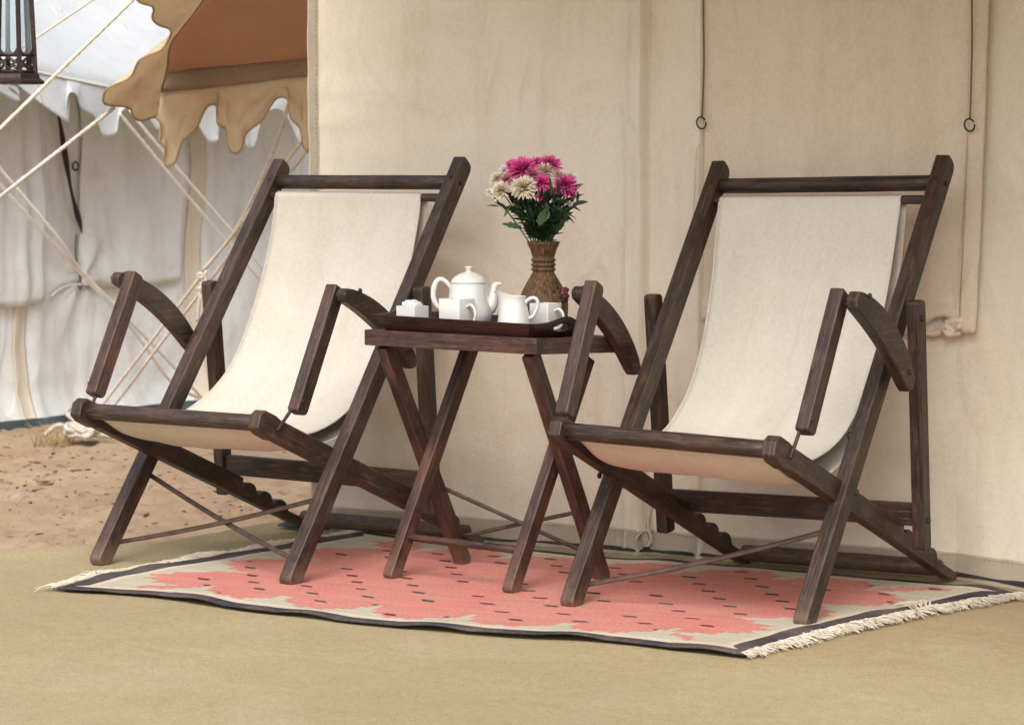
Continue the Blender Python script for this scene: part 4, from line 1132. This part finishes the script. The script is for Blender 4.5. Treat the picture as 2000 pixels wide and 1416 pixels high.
for sg, u in ((-1, U0), (1, U1)):
    # end with an arched top and an oval hand hole
    def q(v, t, off): return Vector((u + sg * (FLR * t * .9 + off), v, .001 + TH * t))
    vm, hl = (V0 + V1) / 2, (V1 - V0) / 2
    n = 48; outer_, inner_ = [], []
    for k in range(n):
        a = 2 * PI * k / n; ca, sa = math.cos(a), math.sin(a)
        m_ = max(abs(ca), abs(sa)); x_, y_ = ca / m_, sa / m_
        vv = vm + x_ * (hl + .002 + (FLR * (y_ + 1) / 2))
        tt = (y_ + 1) / 2
        if y_ > .5: tt += .40 * math.exp(-((vv - vm) / .042) ** 2) * (y_ - .5) / .5
        outer_.append((vv, tt)); inner_.append((vm + .030 * (abs(ca) ** .8) * (1 if ca > 0 else -1), .66 + .24 * sa))
    bm = bmesh.new(); L_ = []
    for off in (0, .008):
        L_.append(([bm.verts.new(q(a, b, off)) for a, b in outer_], [bm.verts.new(q(a, b, off)) for a, b in inner_]))
    (oa, ia), (ob, ib) = L_
    for k in range(n):
        k2 = (k + 1) % n
        bm.faces.new((oa[k], oa[k2], ia[k2], ia[k])); bm.faces.new((ob[k], ib[k], ib[k2], ob[k2]))
        bm.faces.new((oa[k], ob[k], ob[k2], oa[k2])); bm.faces.new((ia[k], ia[k2], ib[k2], ib[k]))
    bmesh.ops.recalc_face_normals(bm, faces=bm.faces[:])
    es = [e for e in bm.edges if len(e.link_faces) == 2 and e.calc_face_angle(0) > 1.0]
    bmesh.ops.bevel(bm, geom=es, offset=.0018, segments=2, affect='EDGES')
    uvl = bm.loops.layers.uv.verify()
    for f in bm.faces:
        for lp in f.loops: lp[uvl].uv = (lp.vert.co.y, lp.vert.co.z)
    from_bm('handle_panel', bm, TRAY, tray, wnorm=True)
# ---------------------------------------------------------------- things on the tray
def spot(px, v):           # point on the tray floor that shows at photo column px, v deep on the table
    r = (px - 1000) / FPX; p = TO + DEP * v
    u = (r * p.y - p.x) / (LAT.x - r * LAT.y)
    zz = TB + .009
    M4 = tray.rotation_euler.to_matrix(); loc = M4 @ Vector((u, v, .008)); return Vector((TO.x, TO.y, TB)) + loc
def zat(p, py): return at(1000, py, p.y).z
def flat_root(name, label, cat, p, rz, group=None): return thing(name, label, cat, tuple(p), rz, group)
# teapot
p = spot(915, .140); H_ = zat(p, 520) - p.z; k = p.y / FPX
pot = flat_root('teapot', 'white china teapot with domed lid behind the square cup', 'teapot', p, 0)
zr = zat(p, 551) - p.z
prof = [(0, 0), (30 * k, 0), (33 * k, .002), (37 * k, .008), (45 * k, .022), (47.5 * k, .036), (45 * k, .050), (40 * k, .064), (37 * k, zr - .006), (36.5 * k, zr - .002), (38 * k, zr), (34 * k, zr + .001)]
lathe('body', prof, CHINA, pot, 48)
zd = zat(p, 533) - p.z
prof = [(34.5 * k, zr + .0005), (34 * k, zr + .003), (32 * k, zr + .008), (27 * k, zr + .014), (19 * k, zr + .020), (10 * k, zd + .001), (5.5 * k, zd + .003), (5 * k, zd + .005)]
lid = lathe('lid', prof, CHINA, pot, 40)
lathe('knob', [(5.5 * k, zd + .003), (5 * k, zd + .006), (6 * k, H_ - .006), (8.5 * k, H_ - .003), (8.2 * k, H_ - .0012), (5 * k, H_), (0, H_ + .0002)], CHINA, lid, 24)
def P2(px, py, dy=0.0): return ((px - 915) * k, dy, zat(p, py) - p.z)
sp = catmull([P2(938, 606), P2(954, 601), P2(961, 588), P2(963, 574), P2(965, 562), P2(969, 556), P2(979, 554.5)], 24)
tube('spout', sp, list(np.interp(np.linspace(0, 1, 24), [0, .3, .6, .85, 1], [17 * k, 14 * k, 9 * k, 6.5 * k, 3.2 * k])), CHINA, pot, 18)
hd = catmull([P2(880, 562), P2(872, 552), P2(862, 545.5), P2(853, 549), P2(847, 563), P2(846, 580), P2(851, 594), P2(860, 603), P2(872, 606)], 32)
tube('handle', hd, [4.2 * k + 1.2 * k * math.sin(PI * i / 31) for i in range(32)], CHINA, pot, 12)
# square cups
def cup(label, px0, px1, top_py, v, size, hx):
    pc = spot((px0 + px1) / 2, v)
    h = zat(pc, top_py) - pc.z
    root = flat_root('square_cup', label, 'cup', pc, -TYAW, 'square white cups on the tray')
    bm = bmesh.new()
    def ring(s, z):
        o_ = round_outline([(-s, -s), (s, -s), (s, s), (-s, s)], [s * .16] * 4, 4)
        return [bm.verts.new((x, y, z)) for x, y in o_]
    s = size / 2
    rg_ = [ring(s * .93, .0), ring(s * .965, .002), ring(s * .99, h * .5), ring(s * 1.0, h - .001), ring(s * .98, h), ring(s * .93, h - .0005), ring(s * .90, .006)]
    bm.faces.new(rg_[0][::-1]); bm.faces.new(rg_[-1])
    for A, B in zip(rg_[:-1], rg_[1:]):
        for i in range(len(A)): bm.faces.new((A[i], A[(i + 1) % len(A)], B[(i + 1) % len(A)], B[i]))
    from_bm('body', bm, CHINA, root, sharp=.9)
    hp = catmull([(s * .97, 0, h * .74), (s + .010, 0, h * .82), (s + .021, 0, h * .70), (s + .024, 0, h * .48), (s + .017, 0, h * .24), (s + .005, 0, h * .14), (s * .95, 0, h * .15)], 24)
    tube('handle', hp, .0036, CHINA, root, 12)
cup('square white cup in front of the teapot', 857, 926, 583, .068, .062, 0)
cup('square white cup tucked behind the milk jug', 1040, 1090, 592, .168, .055, 0)
# milk jug
p = spot(1003, .072); k = p.y / FPX; H_ = zat(p, 578) - p.z
jug = flat_root('milk_jug', 'white china milk jug with looped handle, right of the teapot', 'jug', p, 0)
prof = [(0, 0), (29 * k, 0), (32.5 * k, .002), (33.5 * k, .008), (33 * k, .018), (29.5 * k, H_ * .55), (24.5 * k, H_ * .80), (23.5 * k, H_ * .92), (24.5 * k, H_), (23 * k, H_), (21.5 * k, H_ * .9), (22 * k, H_ * .75), (27 * k, H_ * .5), (30 * k, .012), (0, .008)]
def jrf(r, z, a, i):
    t = max(0, (z / H_ - .62) / .38); c = max(0, math.cos(a - PI)) ** 4
    lift = max(0, math.cos(a - PI)) ** 2
    return r * (1 + .62 * c * t ** 1.6), z + (.0125 * lift) * t ** 2
lathe('body', prof, CHINA, jug, 48, jrf)
def P3(px, py): return ((px - 1003) * k, -.006, zat(p, py) - p.z)
hd = catmull([P3(1025, 592), P3(1030, 586), P3(1040, 581.5), P3(1048, 585), P3(1050, 595), P3(1046, 608), P3(1040, 618), P3(1032, 622)], 28)
tube('handle', hd, [3.8 * k] * 28, CHINA, jug, 12)
hd = catmull([P3(1028, 607), P3(1026, 600), P3(1027, 591)], 8)
# sachet holder
pc = spot(805, .065); h = zat(pc, 598) - pc.z + .001
box_r = flat_root('sachet_holder', 'small white open box holding paper sachets at the left of the tray', 'sachet holder', pc, -TYAW)
bm = bmesh.new(); sx, sy = .028, .0265
def ring4(a, b, z): return [bm.verts.new(q) for q in ((-a, -b, z), (a, -b, z), (a, b, z), (-a, b, z))]
rg_ = [ring4(sx, sy, 0), ring4(sx, sy, h), ring4(sx - .003, sy - .003, h), ring4(sx - .003, sy - .003, .004)]
bm.faces.new(rg_[0][::-1]); bm.faces.new(rg_[-1])
for A, B in zip(rg_[:-1], rg_[1:]):
    for i in range(4): bm.faces.new((A[i], A[(i + 1) % 4], B[(i + 1) % 4], B[i]))
bmesh.ops.bevel(bm, geom=bm.edges[:], offset=.0008, segments=1, affect='EDGES')
from_bm('box', bm, CHINA, box_r, wnorm=True)
for i in range(9):
    t = (i - 4) / 4
    P = np.zeros((9, 5, 3)); rs = random.Random(40 + i); tl_ = rs.uniform(-.25, .25)
    hh = h + .012 * (1 - .55 * abs(t)) + rs.uniform(0, .004)
    for a in range(9):
        for b in range(5):
            uu = -.017 + .034 * b / 4; zz = .006 + (hh - .006) * a / 8
            P[a, b] = (.0195 * t + tl_ * (zz - h) + .0022 * nz(uu * 140, zz * 160, i * 3.3), uu * (1 - .15 * abs(t)), zz + .0015 * nz(uu * 200, i, 2))
    o = grid_mesh('paper_sachet', P, PAPER, None, None, .0012)
    o.location = pc; o.rotation_euler = (0, 0, -TYAW)
    tag(o, 'crumpled white paper sachet standing in the small white box', 'sachet', 'paper sachets in the white box')
# vase
p = spot(1061, .262); p.z = TB - .024; k = p.y / FPX; ZV = zat(p, 473) - p.z
vase = flat_root('vase', 'brown carved vase with ringed neck and red flower relief, behind the tea set', 'vase', p, 0)
VM = M('carved_brown_resin', .5, .4); v = VM.coord('Object', (1, 1, .10))
g_ = VM.noise(v, 210, 5, .7, .3)
a = VM.ramp(g_, [(.34, (.04, .018, .008)), (.55, (.14, .072, .032)), (.75, (.30, .175, .07))]); VM.col(a); VM.bump(g_, .004, .9); VM.b.inputs['Metallic'].default_value = .15
zz = lambda py: zat(p, py) - p.z
prof = [(0, 0), (36 * k, 0), (40 * k, .003), (45 * k, .014), (47.5 * k, zz(597)), (45.5 * k, zz(580)), (39 * k, zz(565)), (31 * k, zz(550)), (24 * k, zz(538)), (20.5 * k, zz(531))]
for c_ in (526, 517, 508):
    prof += [(20.5 * k, zz(c_ + 4)), (23.5 * k, zz(c_ + 2)), (24 * k, zz(c_)), (23.5 * k, zz(c_ - 2)), (20.8 * k, zz(c_ - 4))]
prof += [(22 * k, zz(499)), (25 * k, zz(488)), (30 * k, zz(478)), (32 * k, zz(474)), (31.5 * k, zz(472)), (29 * k, zz(473)), (24 * k, zz(485)), (18 * k, zz(505)), (17 * k, zz(520)), (0, zz(522))]
def vrf(r, z, a, i):
    body = 1 if z < zz(531) else .45
    q = 1 + .028 * body * abs(math.sin(a * 11 + 1.5 * nz(z * 30, math.sin(a) * 2, math.cos(a) * 2))) + .012 * nz(a * 5, z * 60, 3)
    if z > zz(500) and z < zz(475) and r > 20 * k: q *= 1 + .035 * math.sin(a * 11)
    return r * q, z
lathe('body', prof, VM.m, vase, 72, vrf)
RED = plain('red_relief', (.115, .022, .015), .45, .5, 0, .4, 160); DKB = plain('dark_relief', (.05, .022, .012), .5, .4, 0, .4, 160)
def blob(name, c, s, mat, par_, seed):
    bm = bmesh.new(); bmesh.ops.create_icosphere(bm, subdivisions=2, radius=1)
    for vv in bm.verts:
        f_ = 1 + .3 * nz(vv.co.x * 2 + seed, vv.co.y * 2, vv.co.z * 2)
        vv.co = Vector((vv.co.x * s[0] * f_ + c[0], vv.co.y * s[1] * f_ + c[1], vv.co.z * s[2] * f_ + c[2]))
    return from_bm(name, bm, mat, par_)
def surf(px, py, out=0):
    x_ = (px - 1061) * k; rr = {550: 31, 560: 36, 566: 40, 572: 43, 578: 45, 585: 47}.get(py, 44) * k
    rr = max(rr, abs(x_) + 1e-4); y_ = -math.sqrt(max(rr * rr - x_ * x_, 0)); f_ = (rr + out) / rr
    return (x_ * f_, y_ * f_, zz(py))
for i, (px, py) in enumerate(((1097, 566), (1101, 572), (1104, 578), (1096, 572), (1103, 566), (1099, 578))):
    blob('relief_petal', surf(px, py, .002), (.0075, .006, .0072), RED, vase, i)
for i, (px, py) in enumerate(((1086, 560), (1080, 566), (1092, 578), (1098, 585), (1083, 550), (1105, 585))):
    blob('relief_leaf', surf(px, py, .001), (.0048, .004, .006), DKB, vase, i + 9)
# ---------------------------------------------------------------- bouquet
VP = p.copy()
bq = flat_root('bouquet', 'bunch of magenta and cream chrysanthemums with dark green leaves, in the brown vase', 'bouquet', VP, 0)
def petal_mat(name, base, tip, rough=.7):
    m = M(name, rough, .25); va = m.n('ShaderNodeVertexColor'); va.layer_name = 'along'
    m.col(m.mix(va.outputs[0], base, tip))
    m.b.inputs['Subsurface Weight'].default_value = 0.0
    return m.m
MAG = petal_mat('magenta_petal', (.46, .004, .14), (.74, .13, .36))
DUSK = petal_mat('dusky_pink_petal', (.30, .05, .09), (.62, .30, .34))
CRM = petal_mat('cream_petal', (.52, .42, .24), (.76, .70, .56))
WHT = petal_mat('white_petal', (.55, .48, .48), (.76, .73, .70))
GRN = M('dark_green_leaf', .5, .4); oi = GRN.n('ShaderNodeObjectInfo')
GRN.col(GRN.ramp(oi.outputs['Random'], [(0, (.018, .040, .018)), (.6, (.032, .068, .028)), (1, (.062, .108, .042))])); GRN.bump(GRN.noise(GRN.coord('Object'), 220, 3), .001, .4); GRN = GRN.m
STEM = plain('green_stem', (.03, .07, .03), .6, .4)
def petal(bm, cl, o, d, side, ln, w, cup_):
    up = d.cross(side).normalized(); rows = []
    for t, ww in ((0, .35), (.35, .85), (.7, 1.0), (.93, .6), (1.0, .12)):
        c = o + d * (ln * t) + up * (cup_ * ln * t * t)
        row = []
        for s in (-1, 0, 1): row.append((bm.verts.new(c + side * (s * w * ww * .5) + up * (abs(s) * w * .22)), t))
        rows.append(row)
    for A, B in zip(rows[:-1], rows[1:]):
        for i in range(2):
            q = (A[i], A[i + 1], B[i + 1], B[i]); f = bm.faces.new([x[0] for x in q])
            for lp, x in zip(f.loops, q):
                c_ = max(0, x[1] * 1.25 - .25) ** 1.8; lp[cl] = (c_, c_, c_, 1)
def bloom(px, py, dy, rpx, mat, n, label, seed, flat=.0, pw=.17):
    rb = random.Random(seed)
    if pw < .3: n = int(n * 2.4)
    k = VP.y / FPX; R = rpx * k
    c = Vector(((px - 1061) * k, dy, zat(VP, py) - VP.z))
    ax = (c - Vector((0, 0, ZV - .02))).normalized(); ax = (ax + Vector((0, -.75, .25))).normalized()
    s1 = ax.cross(Vector((0, 0, 1))).normalized(); s2 = ax.cross(s1)
    bm = bmesh.new(); cl = bm.loops.layers.float_color.new('along')
    base = c - ax * R * .45
    for i in range(n):
        f = (i + .5) / n
        el = math.acos(max(-1, 1 - f * (1.12 - flat)))        # 0 at the centre, beyond 90 degrees at the rim
        az = i * 2.39996 + rb.uniform(-.25, .25)
        d = (ax * math.cos(el) + (s1 * math.cos(az) + s2 * math.sin(az)) * math.sin(el)).normalized()
        side = d.cross(ax); side = side.normalized() if side.length > 1e-3 else s1
        ln = R * (1.02 + .28 * f) * rb.uniform(.85, 1.12)
        petal(bm, cl, base + d * R * .12, d, side, ln, R * pw * rb.uniform(.8, 1.2), rb.uniform(-.05, .28) * (1 - f * .6))
    o = from_bm('flower', bm, mat, bq)
    o.location = (0, 0, 0)
    o['label'] = label
    # stem
    mth = Vector((c.x * .12, c.y * .12, ZV - .03))
    tube('stem', catmull([tuple(mth), tuple(mth.lerp(base, .5) + Vector((0, 0, .01))), tuple(base)], 8), .0016, STEM, bq, 6)
bloom(1019, 327, -.022, 25, MAG, 90, 'largest magenta bloom, upper left', 1)
bloom(1073, 318, -.004, 19, MAG, 70, 'magenta bloom at the top right', 2)
bloom(1047, 316, .012, 13, MAG, 50, 'small magenta bloom at the top centre', 3)
bloom(1056, 353, -.048, 16.5, MAG, 70, 'round magenta bloom in the middle', 4)
bloom(1104, 356, -.030, 20, MAG, 70, 'magenta bloom at the right', 5)
bloom(1000, 321, .0, 13, MAG, 50, 'magenta bloom behind the largest one', 6)
bloom(990, 348, -.018, 14, DUSK, 50, 'dusky pink bloom at the left', 7)
bloom(1021, 361, -.058, 20.5, CRM, 90, 'large cream bloom at the front', 8)
bloom(977, 368, -.034, 17, CRM, 70, 'cream bloom at the lower left', 9)
bloom(970, 346, .0, 13, CRM, 50, 'cream bloom at the upper left', 10)
bloom(1064, 332, -.020, 17, CRM, 50, 'cream bloom between the magenta blooms', 11, .2)
bloom(984, 330, -.002, 10, WHT, 16, 'white daisy at the upper left', 12, .3, .5)
bloom(955, 374, -.005, 9, WHT, 14, 'white daisy at the far left', 13, .3, .5)
bloom(1116, 344, .01, 11, WHT, 24, 'pale bloom behind the right magenta one', 14, .2, .4)
bloom(1040, 338, -.038, 13, DUSK, 50, 'dusky pink bloom in the centre', 21)
bloom(1088, 338, -.016, 12, CRM, 40, 'small cream bloom at the right of the top', 22)
bloom(1004, 352, -.036, 11, DUSK, 40, 'small dusky pink bloom above the cream pair', 23)
bloom(1112, 372, -.012, 12, MAG, 40, 'magenta bloom at the lower right', 24)
bloom(1083, 371, -.045, 7, MAG, 24, 'magenta bud at the right of centre', 15)
bloom(1052, 382, -.058, 7.5, MAG, 20, 'magenta bud below the cream bloom', 16)
bloom(1112, 397, -.02, 7, WHT, 16, 'white bud at the lower right', 17, .2, .5)
# leaves
def leaf_mesh(name, lob, wid, seed):
    bm = bmesh.new(); n = 9; rows = []
    rb = random.Random(seed)
    for i in range(n):
        t = i / (n - 1); w = wid * (math.sin(PI * min(1, t * 1.02)) ** .75) * (1 - .35 * t) * (1 + lob * (1 if i % 2 else -1)) + .0006
        zc = -.20 * t * t
        rows.append([bm.verts.new((t, -w, zc + .25 * w)), bm.verts.new((t, 0, zc)), bm.verts.new((t, w * rb.uniform(.9, 1.1), zc + .25 * w))])
    for A, B in zip(rows[:-1], rows[1:]):
        for i in range(2): bm.faces.new((A[i], A[i + 1], B[i + 1], B[i]))
    me = bpy.data.meshes.new(name)
    for f in bm.faces: f.smooth = True
    bm.to_mesh(me); bm.free(); me.materials.append(GRN); return me
LM = [leaf_mesh('leaf', .0, .20, 1), leaf_mesh('leaf', .22, .21, 2), leaf_mesh('leaf', .0, .13, 3), leaf_mesh('leaf', .28, .26, 4)]
def add_leaf(o, tipv, roll, which, scale=1.0):
    d = Vector(tipv) - Vector(o); L = d.length * scale; d.normalize()
    q = d.to_track_quat('X', 'Z'); ob = bpy.data.objects.new('leaf', LM[which]); COL.objects.link(ob); ob.parent = bq
    ob.location = o; ob.rotation_mode = 'QUATERNION'; ob.rotation_quaternion = q @ Matrix.Rotation(roll, 3, 'X').to_quaternion(); ob.scale = (L, L, L)
k = VP.y / FPX
def bp(px, py, dy=0.0): return Vector(((px - 1061) * k, dy, zat(VP, py) - VP.z))
for (x0, y0, x1, y1, dy, w, r) in ((1118, 400, 1148, 390, -.02, 0, -.9), (1114, 404, 1136, 409, -.02, 0, -.7), (1105, 418, 1127, 424, -.01, 2, -.6), (1103, 420, 1124, 434, -.015, 2, -.9), (1020, 446, 982, 433, -.015, 1, -1.0),
                                   (975, 404, 951, 398, 0, 2, -.6), (990, 408, 968, 392, -.02, 0, -.9), (1000, 400, 982, 422, -.03, 2, -.9), (1108, 372, 1135, 355, -.02, 2, -.8), (1074, 385, 1077, 342, -.055, 2, -1.2), (1088, 382, 1092, 352, -.055, 0, -1.2), (1062, 392, 1072, 430, -.06, 3, -1.2), (1085, 455, 1102, 428, -.02, 1, -.9), (1090, 440, 1106, 424, -.02, 1, -.9), (1070, 470, 1089, 466, -.025, 2, -.8), (1126, 396, 1130, 372, .0, 2, -.8), (1052, 440, 1066, 405, -.06, 3, -1.2), (1036, 430, 1030, 400, -.05, 1, -1.1)):
    add_leaf(bp(x0, y0, dy), bp(x1, y1, dy - .008), r, w)
rl = random.Random(21)
for i in range(280):
    t = rl.uniform(.0, 1.0); a = rl.uniform(0, 2 * PI)
    rad = (9 + 64 * t) * rl.uniform(.35, 1.0)
    py = 470 - 88 * t
    o = bp(1058 + rad * math.cos(a) * 1.0, py, .75 * rad * k * math.sin(a))
    ln = rl.uniform(.026, .050)
    d = Vector((math.cos(a) * rl.uniform(.2, .9), math.sin(a) * rl.uniform(.2, .9) - .25, rl.uniform(.1, .95))).normalized()
    add_leaf(o, o + d * ln, rl.uniform(-1.3, 1.3), rl.randrange(4))
for i in range(9):
    a = rl.uniform(0, 2 * PI)
    tube('stem', catmull([(.008 * math.cos(a), .008 * math.sin(a), ZV - .03), (.016 * math.cos(a), .016 * math.sin(a), ZV + .03), (.035 * math.cos(a), .035 * math.sin(a), ZV + .075)], 8), .0013, STEM, bq, 5)
